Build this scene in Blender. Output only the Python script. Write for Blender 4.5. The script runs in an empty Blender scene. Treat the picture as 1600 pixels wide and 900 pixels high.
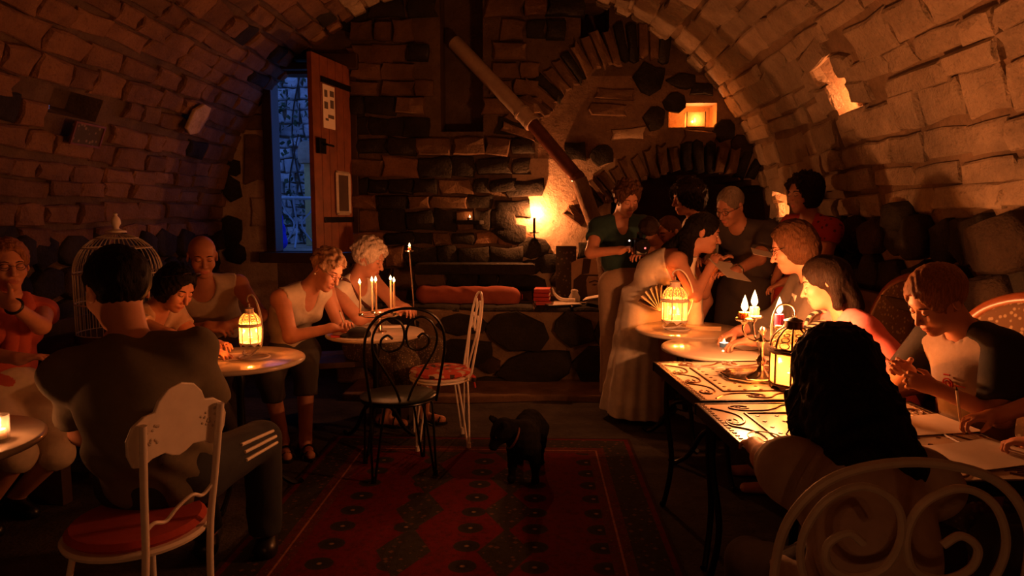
import bpy, math, random
import numpy as np
from mathutils import Vector, Matrix

scene = bpy.context.scene
col = scene.collection
PI = math.pi

# ------------------------------------------------------------------ camera
cam_data = bpy.data.cameras.new('camera')
cam_data.sensor_width = 36.0
cam_data.lens = 24.0
cam_data.clip_start = 0.02
cam = bpy.data.objects.new('camera', cam_data)
cam.location = (0, 0, 1.45)
cam.rotation_euler = (math.radians(90 - 5.9), 0, math.radians(2.04))
col.objects.link(cam)
scene.camera = cam

# ------------------------------------------------------------------ world: blue dusk seen through the open door
world = bpy.data.worlds.new('dusk')
scene.world = world
world.use_nodes = True
wn = world.node_tree
wbg = wn.nodes['Background']
wtc = wn.nodes.new('ShaderNodeTexCoord')
wsep = wn.nodes.new('ShaderNodeSeparateXYZ')
wramp = wn.nodes.new('ShaderNodeValToRGB')
wramp.color_ramp.elements[0].position = 0.45
wramp.color_ramp.elements[0].color = (0.07, 0.14, 0.52, 1)
wramp.color_ramp.elements[1].position = 1.0
wramp.color_ramp.elements[1].color = (0.055, 0.15, 0.55, 1)
wmul = wn.nodes.new('ShaderNodeMath'); wmul.operation = 'MULTIPLY_ADD'
wmul.inputs[1].default_value = 0.5; wmul.inputs[2].default_value = 0.5
wn.links.new(wtc.outputs['Generated'], wsep.inputs[0])
wn.links.new(wsep.outputs['Z'], wmul.inputs[0])
wn.links.new(wmul.outputs[0], wramp.inputs[0])
wn.links.new(wramp.outputs[0], wbg.inputs['Color'])
wbg.inputs['Strength'].default_value = 1.25

# ------------------------------------------------------------------ exposure and candle strengths (watts per flame)
vs = scene.view_settings
vs.view_transform = 'Standard'
vs.look = 'None'
vs.gamma = 1.0
vs.use_curve_mapping = False
vs.exposure = 0.0
CANDLE = (1.0, 0.29, 0.082)
W = dict(candelabra=50.0, dark_lantern=12.0, white_lantern=8.0, left_lantern=5.0, stand=4.5, sconce=34.0,
         back_niche=5.0, right_niche=16.0, low_niche=12.0, left_niche=0.06, tealight=0.6, ledge=0.4, near=1.2, rear=12.0)

# ------------------------------------------------------------------ helpers: objects
def v3(p): return np.array(p, dtype=float)

def nrm(v):
    v = v3(v); n = np.linalg.norm(v)
    return v / n if n > 1e-9 else v

def tag(o, label=None, cat=None, group=None, kind=None):
    if label: o['label'] = label
    if cat: o['category'] = cat
    if group: o['group'] = group
    if kind: o['kind'] = kind
    return o

def thing(name, label, cat, loc=(0, 0, 0), rz=0.0, group=None):
    o = bpy.data.objects.new(name, None)
    o.empty_display_size = 0.05
    o.location = loc
    o.rotation_euler = (0, 0, rz)
    col.objects.link(o)
    tag(o, label, cat, group)
    return o

def link_mesh(name, me, mat=None, parent=None, loc=None):
    o = bpy.data.objects.new(name, me)
    col.objects.link(o)
    if mat is not None and not me.materials:
        me.materials.append(mat)
    if parent is not None:
        o.parent = parent
    if loc is not None:
        o.location = loc
    return o

def mesh_np(name, verts, faces4, mat=None, smooth=True):
    me = bpy.data.meshes.new(name)
    n = len(verts); m = len(faces4)
    me.vertices.add(n)
    me.vertices.foreach_set('co', np.asarray(verts, dtype=np.float32).ravel())
    me.loops.add(m * 4)
    me.loops.foreach_set('vertex_index', np.asarray(faces4, dtype=np.int32).ravel())
    me.polygons.add(m)
    me.polygons.foreach_set('loop_start', np.arange(0, 4 * m, 4, dtype=np.int32))
    me.update(calc_edges=True)
    me.polygons.foreach_set('use_smooth', np.full(m, smooth))
    if mat is not None: me.materials.append(mat)
    return me

class MB:
    """collects simple shapes and links them as ONE mesh object"""
    def __init__(s): s.v = []; s.f = []
    def add(s, vs_, fs):
        b = len(s.v)
        s.v += [tuple(map(float, p)) for p in vs_]
        s.f += [tuple(b + i for i in f) for f in fs]
        return s
    def box(s, c, size, R=None):
        c = v3(c); h = v3(size) / 2
        R = np.eye(3) if R is None else R
        vs_ = [c + R @ (h * v3((x, y, z))) for x in (-1, 1) for y in (-1, 1) for z in (-1, 1)]
        return s.add(vs_, [(0, 1, 3, 2), (4, 6, 7, 5), (0, 4, 5, 1), (2, 3, 7, 6), (0, 2, 6, 4), (1, 5, 7, 3)])
    def tube(s, pts, r, n=8, closed=False, cap=True):
        pts = [v3(p) for p in pts]
        m = len(pts)
        rs = list(r) if hasattr(r, '__len__') else [r] * m
        tang = []
        for i in range(m):
            a = pts[(i - 1) % m] if (closed or i > 0) else pts[i]
            b = pts[(i + 1) % m] if (closed or i < m - 1) else pts[i]
            tang.append(nrm(b - a))
        ref = v3((0, 0, 1)) if abs(tang[0][2]) < 0.9 else v3((1, 0, 0))
        u = nrm(np.cross(tang[0], ref))
        vs_ = []
        for i in range(m):
            t = tang[i]
            u = nrm(u - t * np.dot(u, t))
            w = np.cross(t, u)
            for k in range(n):
                a = 2 * PI * k / n
                vs_.append(pts[i] + rs[i] * (math.cos(a) * u + math.sin(a) * w))
        fs = []
        for i in range(m if closed else m - 1):
            j = (i + 1) % m
            for k in range(n):
                l = (k + 1) % n
                fs.append((i * n + k, i * n + l, j * n + l, j * n + k))
        if cap and not closed:
            fs.append(tuple(range(n - 1, -1, -1)))
            fs.append(tuple((m - 1) * n + k for k in range(n)))
        return s.add(vs_, fs)
    def lathe(s, prof, c=(0, 0, 0), n=24, R=None, sx=1.0, sy=1.0):
        c = v3(c); R = np.eye(3) if R is None else R
        vs_ = []
        for r, z in prof:
            for k in range(n):
                a = 2 * PI * k / n
                vs_.append(c + R @ v3((r * math.cos(a) * sx, r * math.sin(a) * sy, z)))
        m = len(prof); fs = []
        for i in range(m - 1):
            for k in range(n):
                l = (k + 1) % n
                fs.append((i * n + k, i * n + l, (i + 1) * n + l, (i + 1) * n + k))
        if prof[0][0] > 1e-5: fs.append(tuple(range(n - 1, -1, -1)))
        if prof[-1][0] > 1e-5: fs.append(tuple((m - 1) * n + k for k in range(n)))
        return s.add(vs_, fs)
    def ball(s, c, r, n=10, m=6, R=None):
        rad = v3((r, r, r)) if not hasattr(r, '__len__') else v3(r)
        c = v3(c); R = np.eye(3) if R is None else R
        vs_ = []; fs = []
        for i in range(m + 1):
            t = PI * i / m
            for k in range(n):
                a = 2 * PI * k / n
                vs_.append(c + R @ (rad * v3((math.sin(t) * math.cos(a), math.sin(t) * math.sin(a), -math.cos(t)))))
        for i in range(m):
            for k in range(n):
                l = (k + 1) % n
                fs.append((i * n + k, i * n + l, (i + 1) * n + l, (i + 1) * n + k))
        return s.add(vs_, fs)
    def prism(s, poly, o, ux, uy, uz, t):
        """2D polygon swept along uz by thickness t"""
        o, ux, uy, uz = v3(o), v3(ux), v3(uy), v3(uz)
        n = len(poly)
        a = [o + ux * x + uy * y for x, y in poly]
        b = [p + uz * t for p in a]
        fs = [tuple(range(n - 1, -1, -1)), tuple(range(n, 2 * n))]
        fs += [(i, (i + 1) % n, n + (i + 1) % n, n + i) for i in range(n)]
        return s.add(a + b, fs)
    def build(s, name, mat, parent=None, smooth=True, bevel=0.0, angle=40, kind=None, subsurf=0):
        me = bpy.data.meshes.new(name)
        me.from_pydata(s.v, [], s.f)
        import bmesh
        bm = bmesh.new(); bm.from_mesh(me)
        bmesh.ops.remove_doubles(bm, verts=bm.verts, dist=1e-6)
        bmesh.ops.recalc_face_normals(bm, faces=bm.faces)
        bm.to_mesh(me); bm.free()
        if smooth:
            me.polygons.foreach_set('use_smooth', [True] * len(me.polygons))
            me.set_sharp_from_angle(angle=math.radians(angle))
        me.materials.append(mat)
        o = bpy.data.objects.new(name, me)
        col.objects.link(o)
        if parent is not None: o.parent = parent
        if bevel:
            b = o.modifiers.new('bevel', 'BEVEL'); b.width = bevel; b.segments = 2; b.limit_method = 'ANGLE'
        if subsurf:
            b = o.modifiers.new('subsurf', 'SUBSURF'); b.levels = subsurf; b.render_levels = subsurf
        if kind: o['kind'] = kind
        return o

def rotz(a):
    c, s_ = math.cos(a), math.sin(a)
    return np.array([[c, -s_, 0], [s_, c, 0], [0, 0, 1]])

def frame(z, x=(1, 0, 0)):
    z = nrm(z); x = v3(x); x = x - z * np.dot(x, z)
    if np.linalg.norm(x) < 1e-4: x = np.cross(z, (0, 1, 0))
    x = nrm(x); y = np.cross(z, x)
    return np.column_stack([x, y, z])

def arc(c, ux, uy, rx, ry, a0, a1, n):
    c, ux, uy = v3(c), v3(ux), v3(uy)
    return [c + ux * rx * math.cos(math.radians(a0 + (a1 - a0) * i / n)) + uy * ry * math.sin(math.radians(a0 + (a1 - a0) * i / n)) for i in range(n + 1)]

def spline(pts, n=8):
    """Catmull-Rom through the points"""
    P = [v3(p) for p in pts]; P = [2 * P[0] - P[1]] + P + [2 * P[-1] - P[-2]]
    out = []
    for i in range(1, len(P) - 2):
        for k in range(n):
            t = k / n
            out.append(0.5 * (2 * P[i] + (P[i + 1] - P[i - 1]) * t + (2 * P[i - 1] - 5 * P[i] + 4 * P[i + 1] - P[i + 2]) * t * t + (3 * P[i] - P[i - 1] - 3 * P[i + 1] + P[i + 2]) * t ** 3))
    out.append(P[-2])
    return out

# ------------------------------------------------------------------ helpers: materials
class NT:
    def __init__(s, name):
        s.m = bpy.data.materials.new(name); s.m.use_nodes = True
        s.t = s.m.node_tree; s.n = s.t.nodes
        s.bsdf = s.n['Principled BSDF']; s.out = s.n['Material Output']
    def new(s, typ, **kw):
        x = s.n.new('ShaderNode' + typ)
        for k, v in kw.items(): setattr(x, k, v)
        return x
    def l(s, a, b): s.t.links.new(a, b)
    def put(s, sock, val):
        if isinstance(val, bpy.types.NodeSocket): s.l(val, sock)
        else: sock.default_value = val
    def math(s, op, a, b=0.0, c=0.0):
        x = s.new('Math', operation=op)
        s.put(x.inputs[0], a); s.put(x.inputs[1], b)
        if len(x.inputs) > 2: s.put(x.inputs[2], c)
        return x.outputs[0]
    def mix(s, f, a, b, mode='MIX'):
        x = s.new('Mix', data_type='RGBA', blend_type=mode)
        s.put(x.inputs[0], f); s.put(x.inputs[6], a); s.put(x.inputs[7], b)
        return x.outputs[2]
    def pos(s, obj=False):
        if obj: return s.new('TexCoord').outputs['Object']
        return s.new('NewGeometry').outputs['Position']
    def noise(s, vec, scale, detail=4.0, rough=0.55):
        x = s.new('TexNoise'); s.l(vec, x.inputs['Vector'])
        x.inputs['Scale'].default_value = scale; x.inputs['Detail'].default_value = detail; x.inputs['Roughness'].default_value = rough
        return x.outputs['Fac']
    def ramp(s, f, stops):
        x = s.new('ValToRGB'); s.put(x.inputs[0], f)
        e = x.color_ramp.elements
        while len(e) < len(stops): e.new(0.5)
        for i, (p, c) in enumerate(stops):
            e[i].position = p
            e[i].color = (c, c, c, 1) if not hasattr(c, '__len__') else tuple(c) + (1,)
        return x.outputs[0]
    def bump(s, h, strength=0.5, dist=0.01):
        x = s.new('Bump'); x.inputs['Strength'].default_value = strength; x.inputs['Distance'].default_value = dist
        s.l(h, x.inputs['Height']); s.l(x.outputs[0], s.bsdf.inputs['Normal'])
        return x

def c4(c): return (c[0], c[1], c[2], 1.0)

def simple(name, color, rough=0.6, metal=0.0, var=0.12, scale=20.0, bump=0.0, bdist=0.004, obj=False, spec=None, sss=0.0):
    m = NT(name)
    p = m.pos(obj)
    f = m.noise(p, scale)
    dark = tuple(x * (1 - var) for x in color); lite = tuple(min(1, x * (1 + var)) for x in color)
    m.l(m.ramp(f, [(0.3, dark), (0.7, lite)]), m.bsdf.inputs['Base Color'])
    m.bsdf.inputs['Roughness'].default_value = rough
    m.bsdf.inputs['Metallic'].default_value = metal
    if spec is not None: m.bsdf.inputs['Specular IOR Level'].default_value = spec
    if sss:
        m.bsdf.inputs['Subsurface Weight'].default_value = sss
        m.bsdf.inputs['Subsurface Radius'].default_value = (0.02, 0.008, 0.004)
        m.bsdf.inputs['Subsurface Scale'].default_value = 0.5
    if bump: m.bump(m.noise(p, scale * 3, 6.0), bump, bdist)
    return m.m

def stone_mat(name, lo, hi, stain, rough=0.9, bump=0.8, bdist=0.02, spread=0.35):
    m = NT(name); p = m.pos()
    info = m.new('ObjectInfo').outputs['Random']
    n1 = m.noise(p, 5.0, 6.0, 0.6)
    base = m.ramp(n1, [(0.3, lo), (0.7, hi)])
    n2 = m.noise(p, 1.7, 5.0, 0.65)
    base = m.mix(m.ramp(n2, [(0.52, 0.0), (0.72, 0.75)]), base, c4(stain))
    k = m.math('MULTIPLY_ADD', info, spread, 1.0 - spread * 0.6)
    cmb = m.new('CombineColor'); [m.l(k, cmb.inputs[i]) for i in range(3)]
    base = m.mix(1.0, base, cmb.outputs[0], 'MULTIPLY')
    n4 = m.noise(p, 45.0, 3.0)
    base = m.mix(m.ramp(n4, [(0.58, 0.0), (0.7, 0.35)]), base, c4(tuple(x * 0.45 for x in lo)))
    m.l(base, m.bsdf.inputs['Base Color'])
    m.bsdf.inputs['Roughness'].default_value = rough
    m.bsdf.inputs['Specular IOR Level'].default_value = 0.25
    h = m.math('MULTIPLY_ADD', m.noise(p, 14.0, 8.0, 0.65), 1.0, m.math('MULTIPLY', m.noise(p, 60.0, 4.0), 0.3))
    m.bump(h, bump, bdist)
    return m.m

M = {}
M['limestone'] = stone_mat('limestone', (0.34, 0.26, 0.175), (0.52, 0.41, 0.285), (0.24, 0.19, 0.14), bdist=0.035, bump=1.0)
M['limestone_dim'] = stone_mat('limestone_left', (0.185, 0.10, 0.055), (0.29, 0.16, 0.09), (0.11, 0.06, 0.04), spread=0.5, bdist=0.03, bump=1.0)  # limestone darkened and reddened; weaker light on the left put into its colour
M['basalt'] = stone_mat('basalt', (0.016, 0.014, 0.011), (0.045, 0.038, 0.028), (0.03, 0.025, 0.018), bump=0.9, bdist=0.025)
M['brown_stone'] = stone_mat('brown_stone', (0.12, 0.07, 0.04), (0.23, 0.14, 0.08), (0.06, 0.04, 0.028))
M['outside_stone'] = stone_mat('outside_stone', (0.40, 0.40, 0.40), (0.80, 0.80, 0.80), (0.2, 0.2, 0.2))
M['brown_basalt'] = stone_mat('brown_basalt', (0.032, 0.021, 0.014), (0.070, 0.045, 0.028), (0.03, 0.022, 0.016), bump=1.0, bdist=0.03)
M['mortar'] = stone_mat('mortar', (0.20, 0.135, 0.08), (0.32, 0.22, 0.14), (0.10, 0.07, 0.05), spread=0.0, bump=1.0)
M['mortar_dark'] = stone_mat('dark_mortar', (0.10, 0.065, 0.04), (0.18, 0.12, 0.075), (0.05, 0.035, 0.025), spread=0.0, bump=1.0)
M['plaster'] = stone_mat('lime_plaster', (0.42, 0.30, 0.20), (0.62, 0.48, 0.34), (0.22, 0.13, 0.07), spread=0.0, bump=1.0, bdist=0.02)
M['rough_plaster'] = stone_mat('dim_brown_plaster', (0.20, 0.125, 0.075), (0.34, 0.22, 0.14), (0.10, 0.06, 0.035), spread=0.0, bump=1.0, bdist=0.03)  # stained brown plaster; its dimness away from the candles is put into the colour
M['floor'] = stone_mat('earth_floor', (0.030, 0.024, 0.018), (0.075, 0.058, 0.042), (0.02, 0.016, 0.012), spread=0.0, bump=1.0, bdist=0.015)
M['iron'] = simple('black_iron', (0.012, 0.012, 0.011), 0.32, 0.6, 0.2)
M['white_metal'] = simple('white_painted_metal', (0.80, 0.74, 0.66), 0.42, 0.0, 0.06)
M['white_metal_worn'] = simple('worn_white_metal', (0.50, 0.44, 0.36), 0.5, 0.0, 0.12)
M['silver'] = simple('silver', (0.72, 0.68, 0.60), 0.18, 1.0, 0.05)
M['dark_bronze'] = simple('dark_bronze', (0.06, 0.035, 0.02), 0.4, 0.8, 0.2)
M['wood_dark'] = simple('dark_wood', (0.055, 0.028, 0.015), 0.5, 0.0, 0.3, 8.0, 0.3)
M['wood_red'] = simple('polished_red_wood', (0.30, 0.09, 0.035), 0.3, 0.0, 0.2, 12.0)
M['paper'] = simple('paper', (0.78, 0.72, 0.62), 0.8, 0.0, 0.03)
M['book_red'] = simple('red_card', (0.5, 0.03, 0.02), 0.5)
M['wick'] = simple('wick', (0.02, 0.015, 0.01), 0.9)
M['black'] = simple('black_plastic', (0.012, 0.012, 0.013), 0.35)

def wax_mat(name, c):
    m = NT(name)
    m.bsdf.inputs['Base Color'].default_value = c4(c)
    m.bsdf.inputs['Roughness'].default_value = 0.45
    m.bsdf.inputs['Subsurface Weight'].default_value = 0.6
    m.bsdf.inputs['Subsurface Radius'].default_value = (0.03, 0.012, 0.005)
    m.bsdf.inputs['Subsurface Scale'].default_value = 0.6
    return m.m
M['wax'] = wax_mat('ivory_wax', (0.80, 0.66, 0.42))
M['wax_yellow'] = wax_mat('yellow_wax', (0.85, 0.55, 0.10))
M['wax_purple'] = wax_mat('purple_wax', (0.35, 0.04, 0.16))
M['wax_black'] = wax_mat('dark_wax', (0.05, 0.03, 0.02))

def flame_mat(name, c, st):
    m = NT(name); m.n.remove(m.bsdf)
    e = m.new('Emission'); e.inputs['Color'].default_value = c4(c); e.inputs['Strength'].default_value = st
    t = m.new('BsdfTransparent'); a = m.new('AddShader')
    m.l(e.outputs[0], a.inputs[0]); m.l(t.outputs[0], a.inputs[1]); m.l(a.outputs[0], m.out.inputs['Surface'])
    return m.m
M['flame'] = flame_mat('candle_flame', (1.0, 0.60, 0.26), 4.2)
M['flame_small'] = flame_mat('small_flame', (1.0, 0.58, 0.24), 3.6)
M['ember'] = flame_mat('red_indicator', (1.0, 0.12, 0.10), 3.0)
M['led'] = flame_mat('white_indicator', (1.0, 0.75, 0.6), 2.5)

def pane_mat(name, c, tr=0.45, tl=0.4):
    m = NT(name); m.n.remove(m.bsdf)
    p = m.pos()
    tc = m.new('BsdfTransparent'); tc.inputs[0].default_value = c4(c)
    tr_ = m.new('BsdfTranslucent'); tr_.inputs[0].default_value = c4(c)
    g = m.new('BsdfGlossy'); g.inputs[0].default_value = (0.8, 0.8, 0.8, 1); g.inputs['Roughness'].default_value = 0.15
    a = m.new('MixShader'); a.inputs[0].default_value = tl / (tr + tl)
    m.l(tc.outputs[0], a.inputs[1]); m.l(tr_.outputs[0], a.inputs[2])
    b = m.new('MixShader'); b.inputs[0].default_value = 0.08
    m.l(a.outputs[0], b.inputs[1]); m.l(g.outputs[0], b.inputs[2])
    m.l(b.outputs[0], m.out.inputs['Surface'])
    return m.m
M['pane'] = pane_mat('frosted_lantern_glass', (1.0, 0.84, 0.55), 0.8, 0.10)
M['glass'] = pane_mat('clear_glass', (0.95, 0.95, 0.95), 0.85, 0.06)

def flame_light(parent, loc, watts, name='candle_light', r=0.012):
    ld = bpy.data.lights.new(name, 'POINT')
    ld.energy = watts; ld.color = CANDLE; ld.shadow_soft_size = r
    o = bpy.data.objects.new(name, ld); col.objects.link(o)
    o.parent = parent; o.location = loc
    return o

# ------------------------------------------------------------------ camera projection, only used to skip stones that fall far outside the view
CM = np.array(Matrix.Translation(cam.location) @ cam.rotation_euler.to_matrix().to_4x4())
CR, CT = CM[:3, :3], CM[:3, 3]
def project(p):
    q = CR.T @ (v3(p) - CT)
    d = -q[2]
    if d < 0.05: return None
    return 800 + 1066.7 * q[0] / d, 450 - 1066.7 * q[1] / d, d
# ================================================================== ROOM SHELL
CX, VA, VB, VZ = -0.44, 2.63, 2.40, 1.20      # barrel vault: centre line, half width, rise, springing height
BACK, FRONT = 6.5, -3.2
# arc length table of the vault
_th = np.linspace(0, PI, 2001)
_px, _pz = CX + VA * np.cos(_th), VZ + VB * np.sin(_th)
_sl = np.concatenate([[0], np.cumsum(np.hypot(np.diff(_px), np.diff(_pz)))])
STOT = _sl[-1]
def vault(s, y):
    """s = height measured along the surface from the right springing line; below 0 the right wall, above STOT the left wall.
    returns point, direction up the courses, inward normal"""
    if s <= 0: return v3((CX + VA, y, VZ + s)), v3((0, 0, 1)), v3((-1, 0, 0))
    if s >= STOT: return v3((CX - VA, y, VZ - (s - STOT))), v3((0, 0, -1)), v3((1, 0, 0))
    t = np.interp(s, _sl, _th)
    p = v3((CX + VA * math.cos(t), y, VZ + VB * math.sin(t)))
    u = nrm((-VA * math.sin(t), 0, VB * math.cos(t)))
    n = v3((-u[2], 0, u[0]))
    return p, u, n
def s_of(z, right=True):
    t = math.asin(max(-1, min(1, (z - VZ) / VB)))
    s = float(np.interp(t, _th, _sl))
    return s if right else STOT - s
S_A = float(np.interp(math.radians(62), _th, _sl)); S_B = float(np.interp(math.radians(118), _th, _sl))
def zx(z):   # half width of the vault at height z
    return VA * math.sqrt(max(0, 1 - (max(0, z - VZ) / VB) ** 2))

# ---- stone variants
def stone_mesh(name, rnd, mat, pts=8, rough=0.06, chamf=0.80, bulge=0.10, smooth=False):
    out = []
    if pts == 8: base = [(-.5, -.5), (0, -.5), (.5, -.5), (.5, 0), (.5, .5), (0, .5), (-.5, .5), (-.5, 0)]
    else: base = [(.53 * math.cos(2 * PI * i / pts) * (1.06 if i % 2 else .98), .53 * math.sin(2 * PI * i / pts) * (1.06 if i % 2 else .98)) for i in range(pts)]
    base = [(x + rnd.uniform(-rough, rough), y + rnd.uniform(-rough, rough)) for x, y in base]
    v = []
    for x, y in base: v.append((x * 1.0, y * 1.0, -0.5))
    for x, y in base: v.append((x * .99, y * .99, 0.62 + rnd.uniform(-.08, .08)))
    for x, y in base: v.append((x * (chamf + .08 + rnd.uniform(-.03, .03)), y * chamf, 0.92 + rnd.uniform(-.12, .12)))
    v.append((rnd.uniform(-.1, .1), rnd.uniform(-.1, .1), 1.0 + rnd.uniform(0, bulge)))
    n = pts; f = []
    for r in (0, 1):
        for i in range(n):
            j = (i + 1) % n
            f.append((r * n + i, r * n + j, (r + 1) * n + j, (r + 1) * n + i))
    for i in range(n): f.append((2 * n + i, 2 * n + (i + 1) % n, 3 * n))
    me = bpy.data.meshes.new(name); me.from_pydata(v, [], f)
    me.polygons.foreach_set('use_smooth', [smooth] * len(me.polygons))
    me.materials.append(mat)
    return me
rnd = random.Random(11)
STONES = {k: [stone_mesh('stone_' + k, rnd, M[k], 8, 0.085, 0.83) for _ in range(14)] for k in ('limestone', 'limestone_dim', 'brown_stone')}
STONES['outside'] = [stone_mesh('stone_outside', rnd, M['outside_stone'], 8, 0.10) for _ in range(8)]
STONES['basalt'] = [stone_mesh('stone_basalt', rnd, M['basalt'], 8, 0.09, 0.78, 0.2, True) for _ in range(8)]
STONES['boulder'] = [stone_mesh('stone_boulder', rnd, M['basalt'], 10, 0.09, 0.86, 0.12, True) for _ in range(8)]
STONES['brown_boulder'] = [stone_mesh('stone_brown_boulder', rnd, M['brown_basalt'], 10, 0.09, 0.86, 0.12, True) for _ in range(6)]
STONES['plasterlump'] = [stone_mesh('stone_plaster', rnd, M['plaster'], 8, 0.08, 0.80, 0.2, True) for _ in range(3)]

def put_stones(parent, lst, name='stone', limit=296):
    """lst: (matrix 4x4, kind). The ones largest in view are objects; the rest are joined into one part"""
    seen = []
    for mat4, kind in lst:
        p = project(mat4[:3, 3])
        if p is None or not (-260 < p[0] < 1860 and -260 < p[1] < 1160): continue
        size = np.linalg.norm(mat4[:3, 0]) * np.linalg.norm(mat4[:3, 1]) / p[2] ** 2
        seen.append((-size, len(seen), mat4, kind))
    seen.sort(key=lambda a: (a[0], a[1]))
    rn = random.Random(len(seen))
    for _, _, m4, kind in seen[:limit]:
        o = bpy.data.objects.new(name, rn.choice(STONES[kind]))
        o.parent = parent
        o.matrix_world = Matrix(m4.tolist())
        col.objects.link(o)
    groups = {}
    for _, _, m4, kind in seen[limit:]: groups.setdefault(kind, []).append(m4)
    for kind, ms in groups.items():
        mb_v, mb_f = [], []
        for m4 in ms:
            me = rn.choice(STONES[kind]); b = len(mb_v)
            co = np.array([v.co[:] for v in me.vertices])
            mb_v += (co @ m4[:3, :3].T + m4[:3, 3]).tolist()
            mb_f += [tuple(b + i for i in p.vertices) for p in me.polygons]
        me = bpy.data.meshes.new('small_stones'); me.from_pydata(mb_v, [], mb_f); me.materials.append(STONES[kind][0].materials[0])
        o = link_mesh('small_stones', me, None, parent); o['kind'] = 'stuff'

def m4_of(p, x, y, z, sx, sy, sz, rot=0.0):
    c, s_ = math.cos(rot), math.sin(rot)
    x2 = x * c + y * s_; y2 = y * c - x * s_
    m = np.eye(4); m[:3, 0] = x2 * sx; m[:3, 1] = y2 * sy; m[:3, 2] = z * sz; m[:3, 3] = p
    return m

# ---- niches sunk into the vault: (s0, s1, y0, y1, depth)
NICHE_R = (s_of(2.11), s_of(2.44), 4.32, 4.66, 0.26)
NICHE_LOW = (s_of(1.42), s_of(1.68), 5.82, 6.22, 0.30)
NICHE_L = (s_of(2.21, False), s_of(2.07, False), 4.00, 4.46, 0.22)

def shell(name, s0, s1, mat, niches=()):
    ss = set(np.linspace(s0, s1, max(2, int((s1 - s0) / 0.16) + 1)).tolist()); ys = set(np.linspace(FRONT, BACK + 0.1, 25).tolist())
    for n in niches:
        ss |= {n[0], n[1]}; ys |= {n[2], n[3]}
    ss = sorted(ss); ys = sorted(ys)
    mb = MB(); vid = {}
    def V(s, y, d=0.0):
        k = (round(s, 5), round(y, 5), round(d, 3))
        if k not in vid:
            p, u, n = vault(s, y); vid[k] = len(mb.v); mb.v.append(tuple(p - n * d))
        return vid[k]
    for a, b in zip(ss[:-1], ss[1:]):
        for c, d in zip(ys[:-1], ys[1:]):
            sm, ym = (a + b) / 2, (c + d) / 2
            ni = [n for n in niches if n[0] < sm < n[1] and n[2] < ym < n[3]]
            dep = ni[0][4] if ni else 0.0
            mb.f.append((V(a, c, dep), V(b, c, dep), V(b, d, dep), V(a, d, dep)))
            if ni:
                n = ni[0]
                if a <= n[0] + 1e-6: mb.f.append((V(a, c), V(a, d), V(a, d, dep), V(a, c, dep)))
                if b >= n[1] - 1e-6: mb.f.append((V(b, c), V(b, d), V(b, d, dep), V(b, c, dep)))
                if c <= n[2] + 1e-6: mb.f.append((V(a, c), V(b, c), V(b, c, dep), V(a, c, dep)))
                if d >= n[3] - 1e-6: mb.f.append((V(a, d), V(b, d), V(b, d, dep), V(a, d, dep)))
    me = bpy.data.meshes.new(name); me.from_pydata(mb.v, [], mb.f); me.materials.append(mat)
    o = link_mesh(name, me); o['kind'] = 'structure'
    return o

wall_right = shell('wall_right', -VZ, S_A, M['mortar'], (NICHE_R, NICHE_LOW))
ceiling = shell('ceiling', S_A, S_B, M['mortar'])
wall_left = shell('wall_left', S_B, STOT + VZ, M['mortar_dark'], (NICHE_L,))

def courses(s0, s1, y0, y1, hr, lr, kind, niches, seed, proud, gap, wav=0.02, skip=(), rev=False):
    rn = random.Random(seed); out = []; s = s0; row = 0
    while s < s1:
        h = rn.uniform(*hr)
        y = y0 - rn.uniform(0, lr[1])
        ph = rn.uniform(0, 6.28)
        while y < y1:
            l = rn.uniform(*lr)
            yc = y + l / 2; sc = s + h / 2 + wav * math.sin(yc * 1.7 + ph)
            hh = h * rn.uniform(0.86, 1.04)
            if any(n[0] - hh * .42 < sc < n[1] + hh * .42 and n[2] - l * .42 < yc < n[3] + l * .42 for n in niches):
                y += l; continue
            if yc + l / 2 > y1 + 0.05: l = max(0.1, y1 - y); yc = y + l / 2
            p, u, n = vault(sc, yc)
            k = kind(sc, yc, rn) if callable(kind) else kind
            t = rn.uniform(*proud)
            if k: out.append((m4_of(p, v3((0, 1, 0)), u, n, l - gap, hh - gap, t, rn.uniform(-.035, .035)), k))
            y += l
        s += h
    return out

def kind_r(s, y, rn):
    p, u, n = vault(s, y)
    return 'limestone'
st = courses(s_of(1.47), S_A, 0.6, BACK, (0.12, 0.23), (0.20, 0.60), kind_r, (NICHE_R, NICHE_LOW), 3, (0.015, 0.06), 0.013)
# ragged stones round and inside the two candle niches
for (nn, rows) in ((NICHE_R, 4), (NICHE_LOW, 3)):
    rq = random.Random(rows)
    s0_, s1_, y0_, y1_, dp = nn
    for r_ in range(rows):
        sc = s0_ + (s1_ - s0_) * (r_ + .5) / rows; hh = (s1_ - s0_) / rows
        y = y0_ - .04
        while y < y1_:
            l = rq.uniform(.12, .26); p, u, n = vault(sc, y + l / 2)
            st.append((m4_of(p - n * (dp - .01), v3((0, 1, 0)), u, n, l - .006, hh - .006, rq.uniform(.03, .10), rq.uniform(-.12, .12)), 'limestone')); y += l
    for (sc, yc, l, h) in ((s0_ - .05, (y0_ + y1_) / 2 - .05, .34, .13), (s1_ + .05, (y0_ + y1_) / 2 + .06, .36, .13), ((s0_ * .7 + s1_ * .3), y0_ - .07, .20, .13), ((s0_ * .25 + s1_ * .75), y0_ - .03, .18, .15), ((s0_ * .65 + s1_ * .35), y1_ + .02, .18, .17), ((s0_ * .2 + s1_ * .8), y1_ + .08, .2, .14)):
        p, u, n = vault(sc, yc)
        st.append((m4_of(p, v3((0, 1, 0)), u, n, l, h, .05, rq.uniform(-.22, .22)), 'limestone'))
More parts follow.
